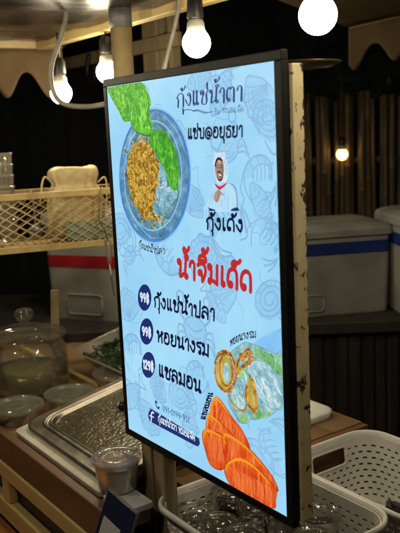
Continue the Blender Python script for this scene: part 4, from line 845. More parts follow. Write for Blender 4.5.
# lettering
names = ['title_lettering', 'byline_lettering', 'slogan_lettering', 'prawn_slogan_lettering', 'red_sauce_lettering', 'prawn_dish_lettering', 'oyster_dish_lettering', 'salmon_dish_lettering', 'prawn_caption_lettering', 'oyster_caption_lettering', 'salmon_caption_lettering', 'phone_number_lettering']
for i, nm in enumerate(names):
    a = Art().text(TEXTS[i], 18)
    if i == 1:
        a.stroke(LINES['squiggle'], .5, INK['navy'], 18); a.stroke(LINES['squiggle_b'], .4, INK['navy'], 18.4)
    if i == 11:
        a.stroke(LINES['phone'], 1.2, INK['navy'], 18); a.stroke(LINES['phone_a'], 1.8, INK['navy'], 18.4); a.stroke(LINES['phone_b'], 1.8, INK['navy'], 18.4)
    a.build(nm, screen)
a = Art().poly(POLY['pill'], INK['navy'], 17); a.text(TEXTS[12], 19); a.stroke(LINES['f_stem'], 1.7, INK['paper'], 19); a.stroke(LINES['f_bar'], 1.2, INK['paper'], 19.4)
a.build('page_name_banner', screen)
for i, k in enumerate(('badge_a', 'badge_b', 'badge_c')):
    Art().poly(POLY[k], INK['navy'], 17, False).text(TEXTS[13 + i], 19).build('price_badge', screen)
# ------------------------------------------------------------------ ground
g = MB(); g.add([(-60, -60, 0), (60, -60, 0), (60, 60, 0), (-60, 60, 0)], [(0, 1, 2, 3)])
tag(g.build('ground', M['ground']), kind='structure')

# ------------------------------------------------------------------ the food cart the steel tray stands on
DZ = .84
cart = root('food_cart', (-.5, .2, 0), 'dark brown wooden food cart with cream yellow front rails under a dark tarpaulin roof', 'food cart')
mb = MB()
mb.prism([(-1.3, -.085), (.098, -.085), (.098, -.022), (.034, -.022), (.034, .06), (.076, .06), (.076, .515), (-1.3, .515)], DZ - .03, DZ)
mb.build('deck', M['deck_wood'], cart, bevel=.002)
MB().box(-1.3, .10, -.105, -.0855, .785, DZ + .008).build('fascia_board', M['dark_wood'], cart, bevel=.003)
MB().box(-1.3, .10, -.108, -.0855, .748, .783).build('rail', M['yellow_rail'], cart, bevel=.003)
MB().box(-1.3, .10, -.108, -.0855, .650, .694).build('rail', M['yellow_rail'], cart, bevel=.003)
for x in (-.385, -.86, .05): MB().box(x, x + .036, -.106, -.0855, .695, .747).build('stile', M['yellow_rail'], cart, bevel=.002)
MB().box(-1.28, .09, -.085, -.065, .05, .80).build('front_panel', M['black_panel'], cart)
MB().box(.055, .074, .065, .51, .05, .80).build('side_panel', M['mid_wood'], cart)
MB().box(.0765, .092, .062, .515, .775, DZ - .002).build('side_board', M['mid_wood'], cart, bevel=.002)
MB().box(-1.28, .05, .49, .51, .05, .80).build('rear_panel', M['black_panel'], cart)
MB().box(-.99, -.34, .190, .206, DZ, DZ + .014).build('divider_strip', M['yellow_rail'], cart, bevel=.002)
MB().box(-1.3, .10, -.60, -.0865, .585, .615).build('front_ledge', M['orange_mat'], cart, bevel=.003)
MB().box(.02, .50, -.26, -.115, .75, .77).build('step_ledge', M['dark_wood'], cart, bevel=.003)
pole = MB().tube([(-.566, .362, DZ), (-.566, .362, 1.715)], .0265, 20).build('pole', M['pole_cream'], cart, smooth=True)
MB().tube([(-.566, .362, 1.716), (-.566, .362, 1.7615)], .0285, 20).build('tape_wrap', M['pole_grey'], pole, smooth=True)
# roof: tarpaulin underside with beams along its rear and left edges
mb = MB(); nx, ny = 26, 16
vs = [(-1.22 + 2.3 * i / nx, -.7 + 1.13 * j / ny, 1.765 + .006 * math.sin(i * 1.7 + j * .6) * math.sin(j * 1.3)) for j in range(ny + 1) for i in range(nx + 1)]
mb.add(vs, [(j * (nx + 1) + i, j * (nx + 1) + i + 1, (j + 1) * (nx + 1) + i + 1, (j + 1) * (nx + 1) + i) for j in range(ny) for i in range(nx)])
roof = mb.build('roof', M['tarp'], cart, smooth=True, solid=.006)
MB().box(-1.23, 1.1, .432, .462, 1.738, 1.772).build('roof_beam', M['yellow_rail'], roof, bevel=.003)
MB().box(-1.23, 1.1, .470, .486, 1.752, 1.778).build('roof_batten', M['pole_cream'], roof, bevel=.002)
MB().box(-1.262, -1.232, -.7, .486, 1.742, 1.772).build('roof_beam', M['pole_cream'], roof, bevel=.003)

# ------------------------------------------------------------------ the tray with its board (leaning slightly to the front)
TILT = math.atan2(.05, .26)
def lay(name, loc, label, cat, rx): return root(name, loc, label, cat, 0, None, True, rx)
bd = lay('white_board', (-.352, -.079, DZ + .002), 'thin white board lying under the large steel tray on the cart', 'board', TILT)
MB().prism(rrect(0, .382, 0, .34, .012), 0, .012).build('sheet', M['board'], bd, bevel=.002)
MB().box(.0, .37, .30, .325, -.062, -.002).build('rear_riser', M['dark_wood'], bd)
MB().prism(rrect(.035, .112, -.079, -.024, .004, 3), DZ + .0005, DZ + .012).build('board_offcut', M['board'], None, bevel=.002)
tag(bpy.data.objects['board_offcut'], 'small pale board piece under the clear tub at the cart corner', 'board')
tray = lay('steel_tray', (-.342, -.064, DZ + .0235), 'large shallow stainless steel tray with a wet speckled bottom, left of the menu sign', 'tray', TILT)
Zs = [(0, 0, .000), (.0005, .0005, .003), (.002, .002, .0045), (.004, .004, .0042), (.020, .020, .0036), (.022, .022, .0038), (.0235, .0235, .0065), (.0255, .0255, .0078), (.0275, .0275, .0065), (.029, .029, .0040), (.033, .033, .0038), (.034, .034, .0055), (.0355, .0355, .0062), (.037, .037, .005), (.039, .039, .000), (.042, .042, -.003)]
rings = []
for ix, iy, z in Zs:
    rings.append([(x, y, z) for x, y in rrect(ix, .372 - ix, iy, .318 - iy, .034 if ix < .02 else .042)])
loft(rings).build('rim', M['steel'], tray, smooth=True)
MB().prism(rrect(.041, .331, .041, .277, .040), -.0045, -.002).build('wet_bottom', M['wet'], tray)
mb = MB(); rg = random.Random(9)
for i in range(330):
    x, y = rg.uniform(.06, .32), rg.uniform(.055, .262)
    q = rg.uniform(.0012, .0034)
    if rg.random() > .25 + .75 * (x / .33): continue
    mb.lathe([(0.0001, q * .55), (q * .55, q * .42), (q, 0)], (x, y, -.0021), 8)
tag(mb.build('water_drops', M['wet'], tray, smooth=True), kind='stuff')

# small black clip on the tray by the sign
clip = root('black_clip', (-.205, .108, .892), 'small black plastic clip lying on the steel tray beside the sign corner', 'clip', R(25), None, True)
mb = MB().obox((0, 0, .008), (1, 0, .2), (0, 1, 0), (-.2, 0, 1), .014, .009, .005).obox((.006, .004, .022), (1, .3, 1.2), (0, 1, 0), (-1, 0, 1), .013, .008, .004)
mb.build('jaw', M['socket'], clip, bevel=.002)
MB().tube([(-.012, -.012, .008), (-.016, 0, .013), (-.012, .012, .008)], .003, 8).build('spring', M['steel'], clip, smooth=True)

# ------------------------------------------------------------------ clear tubs
def tub(name, loc, label, r=.056, h=.05, fill=None, group=None, bodym='milky', lidded=True):
    t = root(name, loc, label, 'tub', 0, group, True)
    MB().lathe([(.001, .001), (r * .78, .001), (r * .80, .003), (r * .92, h * .8), (r * .93, h * .86), (r * .97, h * .9), (r, h), (r * 1.03, h + .001), (r * 1.03, h - .003)], (0, 0, 0), 44).build('body', M[bodym], t, smooth=True)
    if fill: MB().lathe([(.001, .003), (r * .77, .003), (r * .90, h * .84), (r * .88, h * .86), (.001, h * .865)], (0, 0, 0), 40).build('contents', M[fill], t, smooth=True)
    if lidded:
        MB().lathe([(r * 1.045, h - .005), (r * 1.05, h + .002), (r * 1.03, h + .0045), (r * .985, h + .0045), (r * .96, h + .0015), (r * .90, h + .0008), (r * .82, h + .001), (r * .80, h + .003), (r * .76, h + .003), (r * .74, h + .001), (r * .40, h + .0012), (r * .38, h + .0022), (r * .34, h + .0012), (.001, h + .0012)], (0, 0, 0), 48).build('lid', M['cup_clear' if bodym == 'cup_clear' else 'clear'], t, smooth=True)
    return t
GT = 'clear lidded tubs beside the steel tray'
M['broth'] = surf('olive_broth', (0.10, 0.095, 0.04, 1), (0.20, 0.185, 0.09, 1), 30, rough=0.25, bump=0.4)
M['pickle'] = surf('pale_green_pickle', (0.10, 0.12, 0.05, 1), (0.20, 0.21, 0.10, 1), 40, rough=0.3, bump=0.6, bdist=0.004)
M['pinkish'] = surf('pinkish_dip', (0.50, 0.29, 0.20, 1), (0.62, 0.40, 0.29, 1), 25, rough=0.3, bump=0.3)
tub('lidded_tub', (-.428, .087, DZ), 'clear lidded tub of dark greens between the glass jar and the steel tray', .057, .036, 'broth', GT)
tub('lidded_tub', (-.437, -.038, DZ), 'cloudy lidded tub in front of the glass jar at the left edge', .058, .034, 'pickle', GT)
tub('lidded_tub', (-.470, .232, DZ), 'lidded tub half hidden behind the left edge of the menu sign', .055, .044, 'broth', GT)
tub('lidded_tub', (.028, -.044, DZ + .0125), 'clear tub with pinkish dip on the cart corner beside the sign post', .042, .054, 'pinkish', GT, 'frosted')

# ------------------------------------------------------------------ big glass jar
jar = root('glass_jar', (-.600, .062, DZ), 'big round clear glass cookie jar with a knobbed glass lid', 'jar', 0, None, True)
rj = .098
MB().lathe([(.001, .004), (rj * .88, .004), (rj * .97, .012), (rj, .03), (rj, .098), (rj * .98, .112), (rj * .90, .126), (rj * .86, .131), (rj * .87, .137), (rj * .90, .140), (rj * .86, .141), (rj * .83, .135), (rj * .86, .124), (rj * .94, .11), (rj * .965, .098), (rj * .965, .03), (rj * .92, .016), (.001, .010)], (0, 0, 0), 64).build('body', M['glass'], jar, smooth=True)
lid = MB().lathe([(rj * .84, .139), (rj * .98, .1425), (rj * 1.02, .147), (rj * .99, .151), (rj * .75, .160), (rj * .40, .168), (rj * .17, .172), (.001, .173)], (0, 0, 0), 64).build('lid', M['glass'], jar, smooth=True)
MB().lathe([(.013, .172), (.012, .180), (.019, .186), (.0235, .195), (.023, .204), (.017, .211), (.001, .213)], (0, 0, 0), 36).build('knob', M['glass'], lid, smooth=True)
MB().lathe([(.001, .012), (rj * .9, .012), (rj * .95, .03), (rj * .95, .062), (rj * .93, .0635), (.001, .0635)], (0, 0, 0), 56).build('contents', clear('cloudy_olive_liquid', (0.66, 0.62, 0.36, 1), 0.15, 0.40), jar, smooth=True)

# ------------------------------------------------------------------ clear pan of greens behind, tilted on the divider
pan = lay('greens_pan', (-.665, .215, DZ + .016), 'clear plastic pan of dark wet greens behind the lidded tubs', 'pan', R(13))
rr = []
for ins, z in ((.0, .050), (.006, .051), (.010, .047), (.026, .006), (.034, .002)):
    rr.append([(x, y, z) for x, y in rrect(ins, .40 - ins, ins, .22 - ins, .03)])
loft(rr, 'last').build('shell', M['milky'], pan, smooth=True)
rg = random.Random(4)
mb = MB(); nx, ny = 40, 22
hz = {(i, j): .022 + .016 * rg.random() + .006 * math.sin(i * .9) * math.cos(j * .8) for i in range(nx + 1) for j in range(ny + 1)}
mb.add([(.022 + .356 * i / nx, .022 + .176 * j / ny, hz[i, j]) for j in range(ny + 1) for i in range(nx + 1)], [(j * (nx + 1) + i, j * (nx + 1) + i + 1, (j + 1) * (nx + 1) + i + 1, (j + 1) * (nx + 1) + i) for j in range(ny) for i in range(nx)])
for k in range(300):
    x, y = rg.uniform(.04, .36), rg.uniform(.04, .18); t = rg.uniform(0, 6.28); l = rg.uniform(.005, .012); w = l * .45
    c, s = math.cos(t), math.sin(t); z = .036 + rg.uniform(0, .010)
    mb.add([(x - l * c, y - l * s, z), (x + w * s, y - w * c, z + .005), (x + l * c, y + l * s, z + rg.uniform(-.003, .006)), (x - w * s, y + w * c, z + .002)], [(0, 1, 2, 3)])
tag(mb.build('greens', M['greens'], pan), kind='stuff')
MB().box(.02, .38, .19, .21, -.03, -.001).build('rear_foot', M['dark_wood'], pan)

# ------------------------------------------------------------------ table stand with a navy card
st = root('card_stand', (.147, -.150, .7725), 'small clear table stand with a navy card and white panel, in front of the cart', 'table stand', R(-4), None, True)
tilt = Vector((0, .42, 1)).normalized(); face = Vector((0, -1, .42)).normalized()
def slab(name, m, hx, hz, cx, c, th, off):
    p = Vector((cx, 0, .004)) + tilt * c + face * off
    return MB().obox(p, (1, 0, 0), face, tilt, hx, th, hz).build(name, m, st, bevel=.0004)
slab('plate', M['clear'], .052, .064, 0, .064, .002, 0)
slab('navy_card', M['navy_card'], .049, .061, 0, .064, .0006, .0028)
slab('white_panel', M['white_card'], .030, .040, -.006, .048, .0004, .0042)
MB().box(-.050, .050, -.004, .045, 0, .004).build('foot', M['clear'], st, bevel=.001)

# ------------------------------------------------------------------ perforated baskets and the table they stand on
tb = root('side_table', (.42, .3, 0), 'dark low wooden table holding the two white plastic baskets', 'table')
MB().box(.09, 1.0, -.12, .62, .66, .70).build('top', M['dark_wood'], tb, bevel=.004)
for x in (.12, .93):
    for y in (-.08, .55): MB().box(x, x + .045, y, y + .045, 0, .66).build('leg', M['dark_wood'], tb)

def basket(x0, x1, y0, y1, zb, zt, label, holes=()):
    t = root('white_basket', ((x0 + x1) / 2, (y0 + y1) / 2, zb), label, 'basket', 0, 'white perforated plastic baskets on the side table', True)
    w, d, h = x1 - x0, y1 - y0, zt - zb
    def ring(f, z, grow=0.0, k=8):
        s = .90 + .10 * f
        return [(x, y, z) for x, y in rrect(-w / 2 * s - grow, w / 2 * s + grow, -d / 2 * s - grow, d / 2 * s + grow, .045 * s + grow, k)]
    def dens(rg_, step=.0045):
        out = []; n = len(rg_)
        return out
    # even samples round the rim outline
    def sample(f, z, n):
        r_ = ring(f, z); m = len(r_); L = [0]
        for i in range(m): L.append(L[-1] + (Vector(r_[(i + 1) % m]) - Vector(r_[i])).length)
        out = []; i = 0
        for k in range(n):
            s = L[-1] * k / n
            while L[i + 1] < s: i += 1
            q = (s - L[i]) / (L[i + 1] - L[i]); a, b = Vector(r_[i]), Vector(r_[(i + 1) % m]); out.append(tuple(a + (b - a) * q))
        return out
    N = 216; zs = [.004]
    rows = 9; pitch = (h - .034) / rows
    for k in range(rows): zs += [.012 + pitch * k + pitch * .34, .012 + pitch * k + pitch * .66]
    zs += [h - .024, h - .019, h - .008]
    mb = MB(); rs = [sample(z / h, z, N) for z in zs]
    mb.v = [p for r_ in rs for p in r_]
    for i in range(len(zs) - 1):
        row = i // 2; slot = (i % 2 == 1) and i < 2 * rows
        for k in range(N):
            if slot and (k + (1 if row % 2 else 0) * 2) % 4 < 2: continue
            p = rs[i][k]; zc = (zs[i] + zs[i + 1]) / 2
            if any(abs(p[1] - hy) < hw and p[0] * sx > w * .35 and h * .62 < zc < h * .86 for sx, hy, hw in holes): continue
            mb.f.append((i * N + k, i * N + (k + 1) % N, (i + 1) * N + (k + 1) % N, (i + 1) * N + k))
    mb.build('wall', M['white_plastic'], t, smooth=False, solid=.0022)
    loft([ring(.0, .004), ring(0, .0015)], 'last').build('base', M['white_plastic'], t)
    loft([ring(1, h - .008, .0012), ring(1, h - .001, .0025), ring(1, h + .001, .005), ring(1, h, .009), ring(1, h - .010, .010), ring(1, h - .010, .0085)]).build('rim', M['white_plastic'], t, smooth=True)
    for sx, hy, hw in holes:
        fr = []
        xw = sx * w / 2 * .985
        mb = MB()
        pts = [(xw * (.90 + .1 * z / h) / .985, hy + y, z) for y, z in rrect(-hw, hw, h * .62, h * .87, .008, 4)]
        mb.tube(pts + [pts[0]], .0028, 8).build('handle_edge', M['white_plastic'], t, smooth=True)
    return t
basket(.092, .392, -.012, .245, .70, .845, 'white perforated basket in front, filled with sauce cups under the sign')
basket(.114, .43, .262, .487, .70, .845, 'white perforated basket behind, holding black tongs, with an oblong handle hole', ((-1, 0.0, .046),))

# sauce cups of black sauce inside the front basket
GS = 'clear cups of black sauce in the front basket'
cups = [(.137, .035), (.212, .036), (.286, .036), (.352, .045), (.140, .110), (.215, .112), (.290, .112), (.350, .122), (.215, .186), (.290, .188), (.140, .184)]
c0 = None
for i, (x, y) in enumerate(cups):
    if c0 is None:
        c0 = tub('sauce_cup', (x, y, .7025), 'clear lidded cup of black sauce packed in the white basket under the sign', .034, .122, 'sauce', GS, 'cup_clear')
        c0['category'] = 'sauce cup'; c = c0
    else:
        c = copy_tree(c0); c.location = (x, y, .7025)
    c.rotation_euler = (R(3 * math.sin(i * 2.1)), R(3 * math.cos(i * 1.7)), i * .7)
    c.location.z = .7025 + .008 * (i % 3)

# black tongs in the rear basket
tg = root('black_tongs', (.285, .395, .72), 'black plastic tongs and handles lying in the rear white basket', 'tongs', R(-35), None, True)
MB().tube([(-.09, 0, .01), (-.03, .008, .03), (.06, .012, .06), (.12, .012, .085)], [.006, .009, .011, .009], 10).build('arm', M['socket'], tg, smooth=True)
MB().tube([(-.09, -.004, .012), (-.02, -.02, .022), (.06, -.026, .045), (.13, -.026, .07)], [.006, .009, .011, .009], 10).build('arm', M['socket'], tg, smooth=True)
bx = root('black_box', (.315, .365, .7025), 'small black plastic box beneath the tongs in the rear white basket', 'box', R(12), None, True)
MB().prism(rrect(-.06, .05, -.035, .035, .01), 0, .05).build('body', M['socket'], bx, bevel=.003)
MB().prism(rrect(-.062, .052, -.037, .037, .01), .051, .058).build('cap', M['bezel'], bx, bevel=.002)

# white serving tray at the rear of the cart
wt = root('white_tray', (-.15, .40, DZ), 'white oblong plastic serving tray on the rear cart corner behind the sign', 'tray', 0, None, True)
rr = []
for ins, z in ((.0, .014), (.004, .016), (.012, .016), (.026, .006), (.034, .004)): rr.append([(x, y, z) for x, y in rrect(-.2 + ins, .172 - ins, -.13 + ins, .10 - ins, .035)])
rr = [[(x * .985, y * .985, .001) for x, y, z in rr[0]]] + rr
loft(rr, 'last').build('dish', M['white_plastic'], wt, smooth=True)

# round metal plate on the sign's top
pl = root('metal_plate', (.371, .086, SZ + H - .003), 'thin round dull metal plate sticking out behind the sign at its top corner', 'plate', 0, None, True)
MB().lathe([(.001, 0), (.042, 0), (.052, .003), (.056, .0055), (.055, .0065), (.044, .006), (.001, .006)], (0, 0, 0), 56).build('disc', M['bronze'], pl, smooth=True)
MB().box(-.01, .02, -.060, -.02, -.002, -.0003).build('bracket', M['bronze'], pl)
mb = MB()
for k in range(14):
    t = k * .9; mb.lathe([(.0001, .0014), (.0012, .001), (.0018, 0)], (.046 * math.cos(t), .046 * math.sin(t), .0059), 8)
tag(mb.build('water_beads', M['steel'], pl, smooth=True), kind='stuff')
# ------------------------------------------------------------------ hanging lamps of the string, plus added ones out of view
def lamp(loc, label, r=.030, wire=.35, m='bulb', n=1, group='round bulbs of the string lights'):
    t = root('light_bulb', loc, label, 'light bulb', 0, group, True)
    prof = [(.001, -r * 1.02)] + [(r * math.sin(R(a)), -r * math.cos(R(a)) * 1.02) for a in range(15, 126, 10)] + [(r * .72, r * .72), (r * .62, r * .92)]
    MB().lathe(prof, (0, 0, 0), 32).build('globe', M[m], t, smooth=True)
    MB().lathe([(r * .66, r * .84), (r * .62, r * 1.35), (r * .5, r * 1.6), (.001, r * 1.6)], (0, 0, 0), 24).build('base', M['bulb_base'], t, smooth=True)
    MB().lathe([(.001, r * 1.62), (r * .55, r * 1.62), (r * .6, r * 1.8), (r * .55, r * 2.9), (r * .3, r * 3.2), (.001, r * 3.2)], (0, 0, 0), 24).build('socket', M['socket'], t, smooth=True)
    MB().tube([(0, 0, r * 3.1), (.002, .002, r * 3.1 + wire * .5), (0, 0, r * 3.1 + wire)], .003, 8).build('wire', M['socket'], t, smooth=True)
    return t
lamp((.245, .244, 1.624), 'largest lit white bulb hanging right above the top of the sign', .030, .30)
lamp((-.164, .302, 1.631), 'lit white bulb hanging over the middle of the sign, left of the largest bulb', .0285, .05)
lamp((-.790, .440, 1.630), 'lit bulb half hidden behind the top left corner of the sign, beside the pole', .030, .04)
lamp((-.820, .310, 1.576), 'lit bulb at far left with a grey cable crossing in front of it', .0290, .07)
lamp((.42, -.62, 1.70), 'unseen lit bulb added above the front corner of the cart for its light', .030, .06)  # added outside the frame to light the cart front
lamp((-.20, -.64, 1.66), 'unseen lit bulb added above the middle of the cart front for its light', .030, .06)  # another added bulb out of view, brightening the cart front
lamp((-.60, -.20, 1.63), 'unseen lit bulb added over the left end of the cart front for its light', .030, .03)  # unseen, added to brighten the left counter
lamp((.68, .12, 1.70), 'unseen lit bulb added above the right white baskets for its light', .030, .2)  # unseen, added to light the sign's side edge and the baskets
lamp((-1.62, 2.20, 1.313), 'small warm yellow bulb glowing in front of the bamboo fence', .028, .5, 'bulb_far')

def cable(name, pts, r, label, cat='cable'):
    o = MB().tube(catmull(pts, False, 6), r, 10).build(name, M['cable'], None, smooth=True)
    return tag(o, label, cat)
cable('cable', [(-.648, .256, 1.80), (-.642, .253, 1.752), (-.640, .240, 1.715), (-.644, .233, 1.693), (-.649, .21, 1.64), (-.646, .202, 1.597), (-.634, .206, 1.555), (-.615, .227, 1.534), (-.58, .27, 1.528), (-.54, .33, 1.535), (-.49, .40, 1.53)], .0062, 'grey cable looping down from the roof in front of the far left bulb')
cable('cable', [(-.398, .427, 1.775), (-.396, .42, 1.74), (-.398, .406, 1.691), (-.401, .381, 1.618), (-.40, .36, 1.54), (-.38, .34, 1.45)], .0052, 'grey cable hanging from the roof edge behind the sign, right of the pole')

# ------------------------------------------------------------------ cream wire basket hanging from the pole
SA = 74.0
ex, ey = D(SA), D(SA + 90)
def on_shelf(name, s, d, z, label, cat, rz=0): 
    p = Vector((-.690, .055, 0)) + ex * s + ey * d
    return root(name, (p.x, p.y, z), label, cat, R(SA + rz), None, True)
wb = on_shelf('wire_basket', 0, 0, 1.18, 'cream painted wire mesh shelf basket hanging at the left from the pole', 'wire basket')
L0, L1, HB, DB = -.45, .335, .138, .16
mb = MB()
def mesh_panel(mb, o, u, v, lu, lv, step_u, step_v, r):
    """diamond mesh: two families of slanted wires clipped to the panel"""
    n = int(lu / step_u) + 2; k = lv / step_v * step_u
    cnt = int((lu + k) / step_u) + 1
    for i in range(cnt):
        for sgn in (1, -1):
            a = i * step_u - (k if sgn > 0 else 0); b = a + k * 1
            if sgn < 0: a, b = i * step_u, i * step_u - k
            # line from (a,0) to (b,lv), clipped in u
            t0, t1 = 0.0, 1.0
            if b != a:
                ta, tb_ = (0 - a) / (b - a), (lu - a) / (b - a)
                t0, t1 = max(0, min(ta, tb_)), min(1, max(ta, tb_))
            if t1 - t0 < .02: continue
            p = o + u * (a + (b - a) * t0) + v * (lv * t0); q = o + u * (a + (b - a) * t1) + v * (lv * t1)
            mb.tube([p, q], r, 5, False)
X, Y, Zv = Vector((1, 0, 0)), Vector((0, 1, 0)), Vector((0, 0, 1))
mesh_panel(mb, Vector((L0, 0, .012)), X, Zv, L1 - L0, HB - .02, .034, .021, .0014)
mb.build('front_mesh', M['cream_metal'], wb)
mb = MB(); mesh_panel(mb, Vector((L0, DB, .012)), X, Zv, L1 - L0, HB - .02, .040, .026, .0013); mb.build('rear_mesh', M['cream_metal'], wb)
mb = MB(); mesh_panel(mb, Vector((L0, 0, .006)), X, Y, L1 - L0, DB, .040, .026, .0013); mb.build('bottom_mesh', M['cream_metal'], wb)
mb = MB()
for y in (0, DB):
    mb.box(L0, L1, y - .004, y + .004, HB - .010, HB + .006); mb.box(L0, L1, y - .004, y + .004, -.004, .012)
for x in (L0, L1 - .008):
    mb.box(x, x + .008, .0045, DB - .0045, HB - .008, HB + .004); mb.box(x, x + .008, .0045, DB - .0045, -.002, .010); mb.box(x, x + .0075, -.0035, .0035, .0125, HB - .0105); mb.box(x, x + .0075, DB - .0035, DB + .0035, .0125, HB - .0105)
mb.build('frame', M['cream_metal'], wb, bevel=.001)

bag = on_shelf('drawstring_bag', .205, .075, 1.194, 'cream cotton drawstring bag standing in the wire basket', 'bag', 4)
rg = random.Random(3)
rings = []
for z, rx, ry in ((.0, .066, .045), (.012, .074, .053), (.05, .077, .056), (.09, .076, .054), (.118, .072, .048), (.134, .062, .038), (.142, .055, .033), (.150, .060, .037), (.166, .066, .040), (.178, .064, .038), (.186, .056, .031), (.186, .045, .022), (.172, .042, .020)):
    n = 64; ring = []
    for k in range(n):
        t = 2 * math.pi * k / n
        cx, sy = math.cos(t), math.sin(t)
        sx = math.copysign(abs(cx) ** .8, cx); sy2 = math.copysign(abs(sy) ** .85, sy)
        pl_ = 1 + (.04 * math.sin(11 * t + z * 40) + .03 * math.sin(19 * t + 2)) * (1.0 if z > .12 else .30)
        ring.append((rx * sx * pl_, ry * sy2 * pl_, z + .0025 * math.sin(3 * t + 1) * (1 if z > .15 else 0)))
    rings.append(ring)
loft(rings, 'both').build('sack', M['cloth'], bag, smooth=True, subsurf=1)
MB().tube(catmull([(-.058, -.02, .142), (-.080, -.03, .165), (-.090, -.03, .150), (-.095, -.034, .12), (-.100, -.034, .10)], False, 5), .0028, 8).build('cord', M['cloth'], bag, smooth=True)
MB().tube(catmull([(.058, -.02, .142), (.075, -.03, .155), (.080, -.03, .13), (.070, -.05, .09), (.062, -.055, .06)], False, 5), .0024, 8).build('cord', M['cloth'], bag, smooth=True)
tw = on_shelf('folded_cloth', .235, .0105, 1.192, 'folded grey green cloth at the foot of the drawstring bag in the wire basket', 'cloth')
mb = MB(); rings = []
for k in range(9):
    s = -.07 + .14 * k / 8
    rings.append([(s + .0015 * math.sin(j), y * (1 + .08 * math.sin(k * 2 + j)), z + .003 * math.sin(k * 1.7)) for j, (y, z) in enumerate(rrect(-.006, .006, .0, .05, .005, 3))])
loft(rings, 'both').build('cloth', M['green_cloth'], tw, smooth=True)

gj = on_shelf('plastic_cup_stack', .028, .085, 1.194, 'tall stack of clear plastic cups in the wire basket at the left edge', 'cup stack')
for k in range(7):
    z = .028 * k
    MB().lathe([(.001, z + .002), (.020, z + .002), (.0225, z + .03), (.025, z + .058), (.0268, z + .060), (.0265, z + .063), (.0245, z + .061), (.022, z + .03)], (0, 0, 0), 28).build('cup', M['clear'], gj, smooth=True)
sp = on_shelf('clear_ladle', .085, -.008, 1.325, 'clear plastic ladle hanging on the front of the wire basket', 'ladle')
MB().tube(catmull([(-.004, .008, .0), (-.004, -.004, .004), (0, -.006, -.02), (0, -.006, -.075)], False, 5), .0028, 8).build('handle', M['clear'], sp, smooth=True)
loft([[(w * math.cos(2 * math.pi * k / 20), -.008 - dy, -.098 + w * 1.35 * math.sin(2 * math.pi * k / 20)) for k in range(20)] for w, dy in ((.017, 0), (.015, .006), (.009, .010), (.001, .011))]).build('bowl', M['clear'], sp, smooth=True)
hk = on_shelf('hanging_skewer', .262, -.012, 1.318, 'thin metal pick with clear handle hanging from the wire basket over the red stripe', 'pick')
MB().tube(catmull([(-.004, .012, .0), (-.003, -.003, .006), (-.012, -.004, -.03), (-.016, -.004, -.070), (-.004, -.004, -.100), (.004, -.004, -.13)], False, 5), .0016, 8).build('hook', M['steel'], hk, smooth=True)
MB().lathe([(.001, -.192), (.004, -.190), (.0075, -.165), (.008, -.14), (.005, -.128), (.001, -.126)], (.004, -.004, 0), 20).build('handle', M['clear'], hk, smooth=True)
MB().tube([(.004, -.004, -.190), (.010, -.004, -.275)], [.0024, .001], 8).build('point', M['steel'], hk, smooth=True)

# ------------------------------------------------------------------ rear stall: dark slatted counter with coolers
CA = 53.0
cx_, cy_ = D(CA), D(CA + 90)
P0 = Vector((-.985, .335, 0))
ct = root('slatted_counter', tuple(P0), 'dark counter clad in upright slats holding the white coolers', 'counter', R(CA), None, True)
MB().box(-1.5, 3.0, -.02, .60, .835, .872).build('top', M['dark_slat'], ct, bevel=.004)
MB().box(-1.48, 2.98, .02, .58, .0, .833).build('body', M['dark_slat'], ct)
mb = MB(); rg = random.Random(8); x = -1.48
while x < 2.96:
    w = rg.uniform(.028, .04); mb.box(x, x + w, .004 + rg.uniform(0, .006), .019, .02, .828); x += w + .006
mb.build('slat_skirt', M['dark_slat'], ct, bevel=.004, seg=1)
def at_counter(s, d, z=0): return P0 + cx_ * s + cy_ * d + Vector((0, 0, z))

def cooler(name, p, rz, w, d, h, band, label, bz=(.70, .83)):
    t = root(name, tuple(p), label, 'cooler', R(rz), 'white foam coolers on the slatted counter', True)
    rr = []
    for q, s in ((0, .955), (.02, .965), (.55, .985), (.99, 1.0)): rr.append([(x, y, h * .86 * q) for x, y in rrect(-w / 2 * s, w / 2 * s, -d / 2 * s, d / 2 * s, .02)])
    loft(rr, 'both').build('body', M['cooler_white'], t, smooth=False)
    rr = []
    for q, g_ in ((bz[0], .0012), (bz[1], .0012)):
        s = .985 + .015 * (q - .55) / .45
        rr.append([(x, y, h * .86 * q) for x, y in rrect(-w / 2 * s - g_, w / 2 * s + g_, -d / 2 * s - g_, d / 2 * s + g_, .021)])
    loft(rr).build('stripe', M[band], t)
    rr = []
    for z, g_ in ((.865, .004), (.868, .010), (.93, .010), (.96, .006), (.985, -.01), (1.0, -.03)): rr.append([(x, y, h * z) for x, y in rrect(-w / 2 - g_, w / 2 + g_, -d / 2 - g_, d / 2 + g_, .024)])
    loft(rr, 'both').build('lid', M['cooler_white'], t, smooth=False)
    pn = MB()
    pts = [(x, -d / 2 * .972 - .0015, z) for x, z in rrect(-w * .33, -w * .05, h * .06, h * .24, .012, 4)]
    pn.tube(pts + [pts[0]], .0028, 6).build('moulding', M['cooler_white'], t, smooth=True)
    return t
p = at_counter(.19, .22, .8725)
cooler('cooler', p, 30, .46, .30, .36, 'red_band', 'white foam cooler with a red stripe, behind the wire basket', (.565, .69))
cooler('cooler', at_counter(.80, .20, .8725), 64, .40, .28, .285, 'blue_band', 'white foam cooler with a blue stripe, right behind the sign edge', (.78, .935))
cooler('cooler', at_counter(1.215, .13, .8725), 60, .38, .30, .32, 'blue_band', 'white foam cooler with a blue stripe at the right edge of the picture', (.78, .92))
# leaning slat at the left
sl = root('leaning_board', (-.93, .262, 0), 'narrow dark board leaning upright against the slatted counter at the left', 'board', R(50), None, True)
MB().obox((0, 0, .51), (1, 0, 0), (0, 1, -.06), (.045, .06, 1), .012, .005, .505).build('board', M['post_wood'], sl, bevel=.001)

